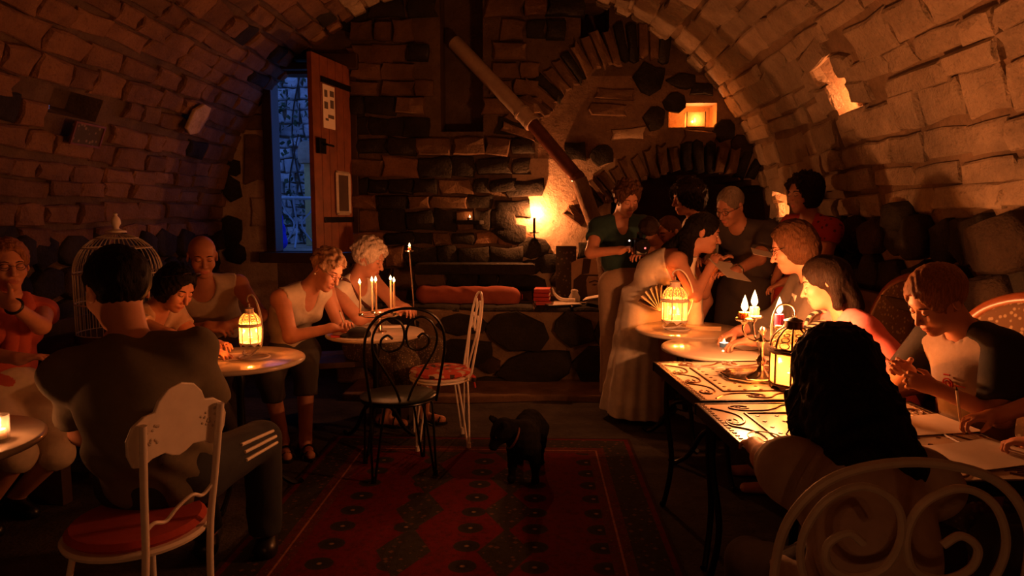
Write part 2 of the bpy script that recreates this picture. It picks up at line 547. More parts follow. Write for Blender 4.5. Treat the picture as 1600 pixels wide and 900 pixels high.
# rough dark basalt at the foot of the right wall
rn = random.Random(5)
s = -0.55
while s < s_of(1.46):
    h = rn.uniform(0.20, 0.34); y = 1.6
    if s + h > s_of(1.46): h = max(0.14, s_of(1.46) - s)
    while y < 6.4:
        l = rn.uniform(0.16, 0.36)
        p, u, n = vault(s + h / 2, y + l / 2)
        big = 'brown_boulder' if rn.random() < 0.3 else 'boulder'
        st.append((m4_of(p, v3((0, 1, 0)), u, n, l * 0.98, h * rn.uniform(.85, 1.05), rn.uniform(.05, .11), rn.uniform(-.2, .2)), big))
        y += l
    s += h
for (y, z, l, h, k) in ((3.18, 1.34, .42, .30, 'brown_boulder'), (3.25, 1.05, .5, .24, 'brown_boulder'), (4.08, 1.47, .17, .15, 'boulder')):
    p, u, n = vault(z - VZ if z < VZ else s_of(z), y)
    st.append((m4_of(p, v3((0, 1, 0)), u, n, l, h, .15), k))
put_stones(wall_right, st)
p_plate = None
st = courses(S_A, S_B, 2.2, BACK, (0.12, 0.20), (0.16, 0.40), 'limestone', (), 8, (0.015, 0.05), 0.012)
put_stones(ceiling, st)
def kind_l(s, y, rn):
    if rn.random() < 0.035: return 'basalt'
    return 'limestone_dim' if rn.random() < .86 else 'brown_stone'
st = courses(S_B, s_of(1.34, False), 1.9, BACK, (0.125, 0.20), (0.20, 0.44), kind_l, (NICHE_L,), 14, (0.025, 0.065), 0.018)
rn = random.Random(7); s = s_of(1.34, False)
while s < STOT + 1.0:
    h = rn.uniform(0.18, 0.28); y = 2.2
    while y < 6.4:
        l = rn.uniform(0.2, 0.42); p, u, n = vault(s + h / 2, y + l / 2)
        st.append((m4_of(p, v3((0, 1, 0)), u, n, l * .96, h * .95, rn.uniform(.04, .09), rn.uniform(-.12, .12)), 'boulder' if rn.random() < .75 else 'brown_boulder')); y += l
    s += h
put_stones(wall_left, st)

# ---- back wall with door opening, flue, wall niche and hearth arch
DOOR = (-2.50, -1.75, 1.12, 2.79)      # opening x0 x1 z0 z1
FLUE = (-0.90, -0.50, 2.25, 3.60)
BNICHE = (1.22, 1.66, 2.28, 2.50)
HOLE = (0.40, 0.66, 3.02, 3.40)
HC, HR = (1.47, 0.60), 1.30            # hearth arch centre (x,z) and radius
HX0, HX1 = 0.70, 2.19
def in_hearth(x, z, grow=0.0):
    return HX0 - grow < x < HX1 + grow and z > 0.0 and (z < 1.25 or math.hypot(x - HC[0], z - HC[1]) < HR + grow) and z < HC[1] + HR + grow
def back_shell():
    xs = sorted(set(np.linspace(CX - VA - .05, CX + VA + .05, 90).tolist() + [DOOR[0], DOOR[1], FLUE[0], FLUE[1], BNICHE[0], BNICHE[1], HOLE[0], HOLE[1], HX0, HX1]))
    zs = sorted(set(np.linspace(0, 3.75, 76).tolist() + [DOOR[2], DOOR[3], FLUE[2], FLUE[3], BNICHE[2], BNICHE[3], HOLE[2], HOLE[3]]))
    dep = np.zeros((len(xs) - 1, len(zs) - 1))
    for i in range(len(xs) - 1):
        for j in range(len(zs) - 1):
            x, z = (xs[i] + xs[i + 1]) / 2, (zs[j] + zs[j + 1]) / 2
            if DOOR[0] < x < DOOR[1] and DOOR[2] < z < DOOR[3]: dep[i, j] = -1
            elif FLUE[0] < x < FLUE[1] and FLUE[2] < z < FLUE[3]: dep[i, j] = 0.35
            elif BNICHE[0] < x < BNICHE[1] and BNICHE[2] < z < BNICHE[3]: dep[i, j] = 0.28
            elif HOLE[0] < x < HOLE[1] and HOLE[2] < z < HOLE[3]: dep[i, j] = 0.4
            elif in_hearth(x, z): dep[i, j] = 0.9
    mb = MB(); vid = {}
    def V(i, j, d):
        k = (i, j, round(d, 3))
        if k not in vid:
            vid[k] = len(mb.v); mb.v.append((xs[i], BACK + d, zs[j]))
        return vid[k]
    def D(i, j): return max(0.0, dep[i, j]) if dep[i, j] >= 0 else 0.14
    nx, nz = dep.shape
    for i in range(nx):
        for j in range(nz):
            if dep[i, j] >= 0: mb.f.append((V(i, j, D(i, j)), V(i + 1, j, D(i, j)), V(i + 1, j + 1, D(i, j)), V(i, j + 1, D(i, j))))
            for (a, b, e0, e1) in ((i + 1, j, (i + 1, j), (i + 1, j + 1)), (i, j + 1, (i, j + 1), (i + 1, j + 1))):
                if a < nx and b < nz and abs(D(a, b) - D(i, j)) > 1e-6:
                    mb.f.append((V(*e0, D(i, j)), V(*e1, D(i, j)), V(*e1, D(a, b)), V(*e0, D(a, b))))
    me = bpy.data.meshes.new('wall_back'); me.from_pydata(mb.v, [], mb.f)
    me.materials.append(M['mortar_dark']); me.materials.append(M['plaster']); me.materials.append(M['rough_plaster'])
    for p in me.polygons:
        c = p.center
        plast = (0.0 < c.x < 2.2 and 1.0 < c.z < 2.75 and c.y < BACK + .05) or (c.x < -2.5) or (BNICHE[0] - .1 < c.x < BNICHE[1] + .1 and BNICHE[2] - .1 < c.z < BNICHE[3] + .1) or (-.2 < c.x < .68 and .7 < c.z < 2.0)
        p.material_index = 0 if not plast or in_hearth(c.x, c.z, -.02) else (2 if (c.z > 2.0 or c.x > .75) and c.x > 0 and not (c.y > BACK + .02 and c.z > 2.2) else 1)
    o = link_mesh('wall_back', me); o['kind'] = 'structure'
    return o
wall_back = back_shell()
UX, UZ, UN = v3((1, 0, 0)), v3((0, 0, 1)), v3((0, -1, 0))
UC, UR = (1.05, 1.75), 1.13            # upper relieving arch
st = []
def back_stone(x, z, w, h, kind, t=0.06, rot=0.0): st.append((m4_of(v3((x, BACK, z)), UX, UZ, UN, w, h, t, rot), kind))
rn = random.Random(21)
z = 0.62
def plaster_edge(z):   # left limit of the bright plaster field beside the flue pipe
    pts = [(0.7, 0.10), (1.0, 0.12), (1.2, 0.06), (1.35, -0.10), (1.5, -0.14), (1.62, -0.22), (1.75, -0.06), (1.95, -0.02), (2.1, 0.12), (2.3, 0.0), (4, 0.0)]
    return float(np.interp(z, [p[0] for p in pts], [p[1] for p in pts]))
while z < 3.6:
    h = rn.uniform(0.13, 0.22); x = -1.72 - rn.uniform(0, .1)
    while x < 2.15:
        w = rn.uniform(0.15, 0.36)
        xc, zc = x + w / 2, z + h / 2
        x += w
        if abs(xc - CX) > zx(zc) + 0.02: continue
        r = math.hypot(xc - UC[0], zc - UC[1])
        if xc > 0.02 and zc > 1.7 and r < UR + 0.30 + w * .4: continue
        if xc > plaster_edge(zc) - w * .42 and zc < 2.30: continue
        if FLUE[0] - w * .4 < xc < FLUE[1] + w * .4 and zc > FLUE[2] - .05: continue
        if HOLE[0] - w * .4 < xc < HOLE[1] + w * .4 and HOLE[2] - .06 < zc < HOLE[3]: continue
        if xc > 0.6 and zc < 2.2: continue
        q = rn.random()
        if zc > 2.35: kind = 'brown_stone' if q < .68 else ('limestone_dim' if q < .80 else 'basalt')
        elif zc < 1.05: kind = 'basalt' if q < .7 else 'brown_stone'
        else: kind = 'basalt' if q < .68 else ('limestone_dim' if q < .80 else 'brown_stone')
        if xc < -1.35 and zc < 1.45: kind = 'limestone_dim' if q < .7 else 'basalt'
        back_stone(xc, zc, w - .012, h * rn.uniform(.84, 1.02) - .01, kind, rn.uniform(.03, .10), rn.uniform(-.05, .05))
    z += h
# stones over the door and at its left (in plaster)
for (x, z, w, h, k) in ((-1.55, 2.95, .42, .15, 'limestone_dim'), (-2.9, 1.93, .15, .16, 'boulder'), (-2.91, 1.73, .19, .22, 'boulder'), (-2.93, 1.32, .22, .30, 'boulder'), (-2.9, 1.1, .2, .2, 'boulder'),
                        (-2.66, 2.0, .22, .42, 'brown_stone'), (-2.62, 1.5, .2, .3, 'plasterlump'), (-2.7, 2.35, .3, .14, 'brown_stone'), (-1.7, 3.28, .40, .26, 'boulder')):
    back_stone(x, z, w, h, k, .04)
# dark boulders bordering the plaster and set inside the filled arch
for (x, z, w, h, k) in ((-.12, 1.72, .34, .15, 'basalt'), (-.22, 1.53, .34, .15, 'basalt'), (-.25, 1.31, .30, .2, 'boulder'), (-.02, 1.16, .30, .2, 'boulder'), (.12, 1.02, .24, .18, 'boulder'), (-.05, .98, .2, .15, 'boulder'), (-.04, .80, .28, .2, 'boulder'),
                        (.22, .86, .18, .16, 'brown_boulder'), (1.03, 2.71, .26, .26, 'boulder'), (1.33, 2.70, .24, .14, 'boulder'), (1.27, 2.50, .2, .18, 'boulder'), (1.09, 2.36, .2, .2, 'boulder'), (.62, 2.03, .22, .17, 'boulder'), (.36, 2.06, .20, .16, 'basalt'),
                        (.72, 2.58, .34, .10, 'brown_stone'), (.66, 2.44, .34, .10, 'brown_stone'), (1.52, 2.62, .2, .10, 'basalt'), (1.74, 2.25, .2, .18, 'boulder'), (.85, 2.22, .3, .1, 'plasterlump'), (.55, 1.15, .30, .14, 'basalt'), (1.5, 2.18, .3, .14, 'brown_stone'), (1.9, 2.1, .2, .2, 'brown_boulder')):
    back_stone(x, z, w, h, k, .05, rn.uniform(-.1, .1))
# voussoirs of the upper arch
for i in range(26):
    a = math.radians(158 - i * 4.3)
    r = UR + 0.17 + rn.uniform(-.02, .02)
    x, z = UC[0] + r * math.cos(a), UC[1] + r * math.sin(a)
    if abs(x - CX) > zx(z) - .05: continue
    rad = v3((math.cos(a), 0, math.sin(a))); tan = v3((-math.sin(a), 0, math.cos(a)))
    st.append((m4_of(v3((x, BACK, z)), rad, -tan, UN, rn.uniform(.28, .36), .085 * rn.uniform(.9, 1.05), rn.uniform(.05, .10), rn.uniform(-.08, .08)), 'brown_stone' if rn.random() < .75 else 'basalt'))
# voussoirs of the hearth arch
for i in range(24):
    a = math.radians(142 - i * 4.4)
    r = HR + 0.11
    x, z = HC[0] + r * math.cos(a), HC[1] + r * math.sin(a)
    if abs(x - CX) > zx(z) - .03: continue
    rad = v3((math.cos(a), 0, math.sin(a))); tan = v3((-math.sin(a), 0, math.cos(a)))
    st.append((m4_of(v3((x, BACK, z)), rad, -tan, UN, rn.uniform(.20, .30), .095 * rn.uniform(.85, 1.0), rn.uniform(.05, .10), rn.uniform(-.1, .1)), 'brown_stone' if rn.random() < .6 else 'basalt'))
put_stones(wall_back, st)

# front wall behind the camera, floor
mb = MB(); mb.box((CX, FRONT - 0.1, 1.9), (2 * VA + .4, 0.2, 3.8)); o = mb.build('wall_front', M['mortar'], smooth=False); o['kind'] = 'structure'
mb = MB(); mb.box((CX, 2.15, -0.1), (2 * VA + .5, 11.1, 0.2)); floor = mb.build('floor', M['floor'], smooth=False); floor['kind'] = 'structure'
mb = MB(); mb.prism([(-1.55, 5.28), (-.6, 5.22), (.1, 5.32), (.9, 5.26), (1.1, 5.9), (-1.55, 5.9)], (0, 0, -.02), (1, 0, 0), (0, 1, 0), (0, 0, 1), .07)
o = mb.build('floor_step', M['brown_stone'], smooth=False, bevel=.015); o['kind'] = 'structure'

# lintel and frame of the door
mb = MB(); mb.box(((DOOR[0] + DOOR[1]) / 2 - .05, BACK - .03, DOOR[3] + .09), (1.05, .16, .14)); o = mb.build('trim_1', M['wood_dark'], smooth=False, bevel=.01); o['kind'] = 'structure'
mb = MB()
mb.box((DOOR[0] - .035, BACK + .05, (DOOR[2] + DOOR[3]) / 2), (.09, .2, DOOR[3] - DOOR[2]))
mb.box((DOOR[1] + .035, BACK + .05, (DOOR[2] + DOOR[3]) / 2), (.07, .2, DOOR[3] - DOOR[2]))
mb.box(((DOOR[0] + DOOR[1]) / 2, BACK + .08, DOOR[2] - .05), (1.0, .42, .10))
o = mb.build('trim_2', M['wood_dark'], smooth=False, bevel=.008); o['kind'] = 'structure'

# the open door leaf
M['door_wood'] = simple('red_brown_planks', (0.19, 0.056, 0.021), 0.55, 0, 0.25, 9.0, 0.3)
hinge = v3((-1.755, 6.44, 0)); free = v3((-1.905, 5.80, 0))
dd = nrm(free - hinge); dn = v3((-dd[1], dd[0], 0)); dn = dn if dn[0] > 0 else -dn
wid = np.linalg.norm(free - hinge); z0, z1 = 1.13, 2.83
door = thing('door_1', None, None, tuple(hinge + v3((0, 0, z0)))); door['kind'] = 'structure'
del_off = v3((hinge[0], hinge[1], z0))
Rd = np.column_stack([dd, dn, v3((0, 0, 1))])
mbs = []
for k in range(5):
    mb = MB(); pw = wid / 5
    mb.box(dd * (pw * (k + .5)) + v3((0, 0, (z1 - z0) / 2)), (pw - .006, .045, z1 - z0), Rd)
    mb.build('plank', M['door_wood'], door, smooth=False, bevel=.004)
for zz in (.30, 1.50):
    mb = MB(); mb.box(dd * (wid * .40) + dn * .028 + v3((0, 0, zz)), (wid * .78, .014, .05), Rd); mb.build('hinge_strap', M['iron'], door, smooth=False, bevel=.003)
mb = MB(); mb.box(dd * (wid * .86) + dn * .04 + v3((0, 0, .93)), (.11, .04, .13), Rd); lock = mb.build('lock_box', M['iron'], door, smooth=False, bevel=.006)
mb = MB(); mb.tube([dd * (wid * .86) + dn * .06 + v3((0, 0, .94)), dd * (wid * .86) + dn * .1 + v3((0, 0, .94)), dd * (wid * .70) + dn * .1 + v3((0, 0, .935))], .009); mb.build('handle', M['iron'], lock)
mb = MB()
for a, b in (((.09, .34), (.31, .34)), ((.09, .70), (.31, .70)), ((.09, .34), (.09, .70)), ((.31, .34), (.31, .70))):
    mb.tube([dd * (a[0]) + dn * .035 + v3((0, 0, a[1] + .02)), dd * b[0] + dn * .035 + v3((0, 0, b[1] + .02))], .018, 4)
pf = mb.build('flap_frame', M['white_metal_worn'], door, smooth=False)
mb = MB(); mb.box(dd * .2 + dn * .03 + v3((0, 0, .54)), (.2, .01, .34), Rd); mb.build('flap', M['wood_dark'], pf, smooth=False)
nt = thing('notice', 'pale printed notice with photos pinned near the top of the open door', 'notice', tuple(hinge + dd * (wid * .60) + dn * .026 + v3((0, 0, 2.22))))
mb = MB(); mb.box((0, 0, .19), (.20, .003, .37), Rd); mb.build('sheet', M['paper'], nt, smooth=False)
M['ink'] = simple('grey_ink', (0.10, 0.08, 0.07), 0.8)
for (a, b, c, d) in ((-.05, .31, .07, .05), (.05, .30, .05, .06), (-.05, .22, .06, .07), (.05, .20, .06, .06), (-.03, .11, .1, .03), (.04, .08, .05, .02)):
    mb = MB(); mb.box(dd * a + dn * .002 + v3((0, 0, b)), (c, .002, d), Rd); mb.build('print', M['ink'], nt, smooth=False)
# small black bell lamp above the door
bl = thing('door_lamp', 'small black round lamp fixed above the wooden door', 'lamp', (-2.13, 6.42, 2.86))
mb = MB(); mb.lathe([(.0, .13), (.03, .12), (.05, .09), (.12, .05), (.13, .02), (.10, 0.0), (0, .0)], n=20); mb.build('shade', M['iron'], bl)
mb = MB(); mb.tube([(0, .08, .10), (0, 0, .12)], .012); mb.build('bracket', M['iron'], bl)

# ---- stone bench in front of the back wall
BT = 0.66
bench = MB(); bench.prism([(-1.75, 5.82), (-.9, 5.78), (.1, 5.84), (1.0, 5.80), (1.05, 6.5), (-1.75, 6.5)], (0, 0, 0), (1, 0, 0), (0, 1, 0), (0, 0, 1), BT)
sb = bench.build('trim_3', M['mortar'], smooth=False, bevel=.02); sb['kind'] = 'structure'
st = []
def fb(x, z, w, h, k, t=.05, r=0): st.append((m4_of(v3((x, 5.80, z)), UX, UZ, UN, w, h, t, r), k))
for a in ((-.62, .53, .40, .18, 'boulder'), (-.66, .30, .55, .24, 'boulder'), (-.80, .06, .5, .2, 'boulder'), (-.14, .46, .50, .32, 'boulder', .06, -.2), (-.40, .18, .18, .14, 'brown_boulder'), (.02, .16, .62, .30, 'boulder', .07, .15),
          (.33, .50, .36, .26, 'boulder'), (.68, .47, .32, .30, 'boulder'), (.50, .18, .34, .32, 'boulder'), (.85, .17, .36, .3, 'boulder'), (-1.2, .48, .4, .26, 'boulder'), (-1.25, .18, .45, .3, 'boulder'), (-1.58, .35, .3, .4, 'boulder'), (-.4, .02, .3, .12, 'boulder')):
    fb(*a)
for x in np.arange(-1.6, 1.0, .33):   # coping slabs
    st.append((m4_of(v3((x + .1, 5.98, BT)), UX, v3((0, 1, 0)), v3((0, 0, 1)), .32, .36, .03), 'basalt'))
put_stones(sb, st)
mb = MB(); mb.box((-.56, 6.34, .98), (1.10, .36, .10)); o = mb.build('stone_shelf', M['basalt'], smooth=False, bevel=.02); tag(o, 'thick dark stone slab jutting from the back wall above the red cushion', 'shelf')
# ================================================================== FIGURES: signed-distance bodies meshed with surface nets
f32 = np.float32
class SDF:
    def __init__(s, pts_lo, pts_hi, h, fines=(), hf=0.006):
        s.ax = []
        for a in range(3):
            c = [pts_lo[a]]
            while c[-1] < pts_hi[a]:
                x = c[-1]
                st_ = hf if any(lo[a] - 1e-6 <= x <= hi[a] for lo, hi in fines) else h
                c.append(x + st_)
            s.ax.append(np.array(c))
        s.vol = np.full([len(c) for c in s.ax], 0.2, dtype=f32)
    def sub(s, lo, hi):
        sl = []
        for a in range(3):
            i0 = max(0, np.searchsorted(s.ax[a], lo[a]) - 1); i1 = min(len(s.ax[a]), np.searchsorted(s.ax[a], hi[a]) + 1)
            if i1 <= i0: return None
            sl.append(slice(i0, i1))
        X = s.ax[0][sl[0]][:, None, None].astype(f32); Y = s.ax[1][sl[1]][None, :, None].astype(f32); Z = s.ax[2][sl[2]][None, None, :].astype(f32)
        return tuple(sl), X, Y, Z
    def apply(s, prim):
        fn, lo, hi, k, op = prim[:5]
        m = k + 0.03
        r = s.sub(v3(lo) - m, v3(hi) + m)
        if r is None: return
        sl, X, Y, Z = r
        d = fn(X, Y, Z).astype(f32); a = s.vol[sl]
        if op == 'u':
            if k <= 1e-6: s.vol[sl] = np.minimum(a, d)
            else:
                h = np.clip(.5 + .5 * (a - d) / k, 0, 1); s.vol[sl] = a * (1 - h) + d * h - k * h * (1 - h)
        elif op == 's':
            d = -d
            if k <= 1e-6: s.vol[sl] = np.maximum(a, d)
            else:
                h = np.clip(.5 - .5 * (a - d) / k, 0, 1); s.vol[sl] = a * (1 - h) + d * h + k * h * (1 - h)
    def cut(s, p, n):
        """keep the side where (x-p).n < 0, everywhere"""
        X, Y, Z = s.ax[0][:, None, None], s.ax[1][None, :, None], s.ax[2][None, None, :]
        s.vol = np.maximum(s.vol, ((X - p[0]) * n[0] + (Y - p[1]) * n[1] + (Z - p[2]) * n[2]).astype(f32))
    def folds(s, amp, fx=(18, 14, 11), seed=0.0):
        X, Y, Z = [a.astype(f32) for a in (s.ax[0][:, None, None], s.ax[1][None, :, None], s.ax[2][None, None, :])]
        w = np.sin(X * fx[0] + 2 * np.sin(Z * 9 + seed) + seed) * np.sin(Y * fx[1] + 2 * np.sin(X * 8 + Z * 5) + 1.3 * seed)
        w = w + .6 * np.sin(X * 31 + Y * 27 + Z * fx[2] * 2 + 2.5 * np.sin(Z * 13 + X * 7) + seed)
        s.vol += (amp * w).astype(f32)
    def mesh(s):
        vol = s.vol; n = np.array(vol.shape)
        neg = vol < 0
        cnt = np.zeros(n - 1, dtype=np.int8)
        for a in (0, 1):
            for b in (0, 1):
                for c in (0, 1):
                    cnt += neg[a:n[0] - 1 + a, b:n[1] - 1 + b, c:n[2] - 1 + c]
        act = (cnt > 0) & (cnt < 8)
        I = np.argwhere(act)
        if len(I) == 0: return np.zeros((0, 3)), np.zeros((0, 4), int)
        i, j, k = I.T
        pos = np.zeros((len(I), 3)); m = np.zeros(len(I))
        cs = [(a, b, c) for a in (0, 1) for b in (0, 1) for c in (0, 1)]
        for p in cs:
            for ax in range(3):
                if p[ax]: continue
                q = list(p); q[ax] = 1
                va = vol[i + p[0], j + p[1], k + p[2]]; vb = vol[i + q[0], j + q[1], k + q[2]]
                cr = (va < 0) != (vb < 0)
                t = np.where(cr, va / np.where(cr, va - vb, 1), 0)
                for d in range(3):
                    pos[:, d] += np.where(cr, p[d] + (t if d == ax else 0), 0)
                m += cr
        fr = pos / m[:, None]
        V = np.stack([s.ax[d][I[:, d]] + fr[:, d] * (s.ax[d][I[:, d] + 1] - s.ax[d][I[:, d]]) for d in range(3)], 1)
        ids = np.full(n - 1, -1, dtype=np.int32); ids[act] = np.arange(len(I))
        F = []
        for ax in range(3):
            sl0 = [slice(1, -1)] * 3; sl1 = [slice(1, -1)] * 3
            sl0[ax] = slice(0, -1); sl1[ax] = slice(1, None)
            A, B = neg[tuple(sl0)], neg[tuple(sl1)]
            E = np.argwhere(A != B)
            if not len(E): continue
            o = np.ones(3, int); o[ax] = 0
            E0 = E + o
            b_, c_ = (ax + 1) % 3, (ax + 2) % 3
            def cell(db, dc):
                q = E0.copy(); q[:, b_] -= db; q[:, c_] -= dc
                return ids[q[:, 0], q[:, 1], q[:, 2]]
            quad = np.stack([cell(1, 1), cell(0, 1), cell(0, 0), cell(1, 0)], 1)
            flip = ~A[E[:, 0], E[:, 1], E[:, 2]]
            quad[flip] = quad[flip][:, ::-1]
            F.append(quad)
        F = np.concatenate(F)
        return V, F[(F >= 0).all(1)]

def pcone(a, b, r1, r2, k=0.02, op='u', cuts=(), flat=None):
    """tapered capsule; cuts = [(point, normal)] keeps the side opposite to the normal"""
    a, b = v3(a), v3(b); ba = b - a; L2 = max(1e-9, float(ba @ ba)); r = max(r1, r2)
    def fn(X, Y, Z):
        px, py, pz = X - a[0], Y - a[1], Z - a[2]
        h = np.clip((px * ba[0] + py * ba[1] + pz * ba[2]) / L2, 0, 1)
        d = np.sqrt((px - h * ba[0]) ** 2 + (py - h * ba[1]) ** 2 + (pz - h * ba[2]) ** 2) - (r1 + (r2 - r1) * h)
        for p, n in cuts: d = np.maximum(d, (X - p[0]) * n[0] + (Y - p[1]) * n[1] + (Z - p[2]) * n[2])
        return d
    return (fn, np.minimum(a, b) - r, np.maximum(a, b) + r, k, op)

def pell(c, R, rad, k=0.02, op='u', cuts=()):
    c = v3(c); rad = v3(rad); e = np.abs(R) @ rad
    def fn(X, Y, Z):
        px, py, pz = X - c[0], Y - c[1], Z - c[2]
        q = [px * R[0, i] + py * R[1, i] + pz * R[2, i] for i in range(3)]
        k0 = np.sqrt((q[0] / rad[0]) ** 2 + (q[1] / rad[1]) ** 2 + (q[2] / rad[2]) ** 2)
        k1 = np.sqrt((q[0] / rad[0] ** 2) ** 2 + (q[1] / rad[1] ** 2) ** 2 + (q[2] / rad[2] ** 2) ** 2)
        d = k0 * (k0 - 1) / np.maximum(k1, 1e-6)
        for p, n in cuts: d = np.maximum(d, (X - p[0]) * n[0] + (Y - p[1]) * n[1] + (Z - p[2]) * n[2])
        return d
    return (fn, c - e, c + e, k, op)

def pskirt(a, b, prof, fwd, folds=9, amp=0.05, k=0.02, sx=1.0, seed=0.0, op='u'):
    """skirt round the axis a->b; prof = [(t, radius)], elliptical (sx scales fwd), pleated more towards the hem"""
    a, b = v3(a), v3(b); ax = nrm(b - a); L = float(np.linalg.norm(b - a))
    x = v3(fwd) - ax * np.dot(fwd, ax); x = nrm(x); y = np.cross(ax, x)
    R = max(p[1] for p in prof) * 1.3
    ts = [p[0] for p in prof]; rs = [p[1] for p in prof]
    def fn(X, Y, Z):
        px, py, pz = X - a[0], Y - a[1], Z - a[2]
        t = (px * ax[0] + py * ax[1] + pz * ax[2]) / L
        u = (px * x[0] + py * x[1] + pz * x[2]) / sx; w = px * y[0] + py * y[1] + pz * y[2]
        th = np.arctan2(w, u); r = np.sqrt(u * u + w * w)
        rad = np.interp(t.ravel(), ts, rs).reshape(t.shape)
        rad = rad * (1 + amp * np.clip(t, 0, 1) * (np.sin(folds * th + seed + 1.5 * np.sin(2 * th)) + .5 * np.sin((folds * 2 + 1) * th + 2)))
        d = (r - rad) * 0.75
        return np.maximum(d, np.maximum(-t, t - 1) * L)
    return (fn, np.minimum(a, b) - R, np.maximum(a, b) + R, k, op)

def ik(a, t, l1, l2, pole):
    a, t = v3(a), v3(t); d = t - a; D = np.linalg.norm(d)
    D2 = min(D, (l1 + l2) * 0.999); u = nrm(d)
    t2 = a + u * D2
    x = (l1 * l1 - l2 * l2 + D2 * D2) / (2 * D2); h = math.sqrt(max(0, l1 * l1 - x * x))
    p = v3(pole); p = nrm(p - u * np.dot(p, u))
    return a + u * x + p * h, t2

def hd(deg): return v3((math.cos(math.radians(deg)), math.sin(math.radians(deg)), 0))

SKIN = {}
def skin_mat(name, c):
    m = NT(name); p = m.pos()
    n1 = m.noise(p, 30.0, 4.0)
    base = m.ramp(n1, [(0.3, tuple(x * .9 for x in c)), (0.7, c)])
    m.l(base, m.bsdf.inputs['Base Color'])
    m.bsdf.inputs['Roughness'].default_value = 0.48
    m.bsdf.inputs['Specular IOR Level'].default_value = 0.35
    m.bsdf.inputs['Subsurface Weight'].default_value = 0.12
    m.bsdf.inputs['Subsurface Radius'].default_value = (0.012, 0.004, 0.002)
    m.bsdf.inputs['Subsurface Scale'].default_value = 0.6
    m.bump(m.noise(p, 240.0, 3.0), 0.12, 0.002)
    return m.m
SKIN['fair'] = skin_mat('fair_skin', (0.60, 0.29, 0.185))
SKIN['tan'] = skin_mat('tanned_skin', (0.42, 0.19, 0.115))
SKIN['lip'] = simple('lips', (0.46, 0.15, 0.11), 0.4)
def hair_mat(name, c, rough=0.5):
    m = NT(name); p = m.pos()
    mp = m.new('Mapping'); mp.inputs['Scale'].default_value = (1, 1, 0.16); m.l(p, mp.inputs['Vector'])
    f = m.noise(mp.outputs[0], 170.0, 4.0, 0.7)
    m.l(m.ramp(f, [(0.3, tuple(x * .5 for x in c)), (0.7, tuple(min(1, x * 1.35) for x in c))]), m.bsdf.inputs['Base Color'])
    m.bsdf.inputs['Roughness'].default_value = rough
    m.bsdf.inputs['Specular IOR Level'].default_value = 0.12
    m.bump(f, 0.9, 0.006)
    return m.m
HAIR = {k: hair_mat('hair_' + k, c) for k, c in dict(black=(0.010, 0.008, 0.007), dark=(0.018, 0.010, 0.006), brown=(0.10, 0.045, 0.02), red_brown=(0.32, 0.14, 0.055), grey_curl=(0.36, 0.22, 0.13), white=(0.62, 0.52, 0.42), grey=(0.16, 0.12, 0.09)).items()}
def cloth(name, c, bump=0.25, var=0.08):
    return simple(name, c, 0.88, 0.0, var, 35.0, bump, 0.003)
M['eye_white'] = simple('eye_white', (0.7, 0.65, 0.6), 0.2)
M['iris'] = simple('iris', (0.05, 0.03, 0.02), 0.15)
M['lash'] = simple('lash', (0.02, 0.012, 0.01), 0.6)

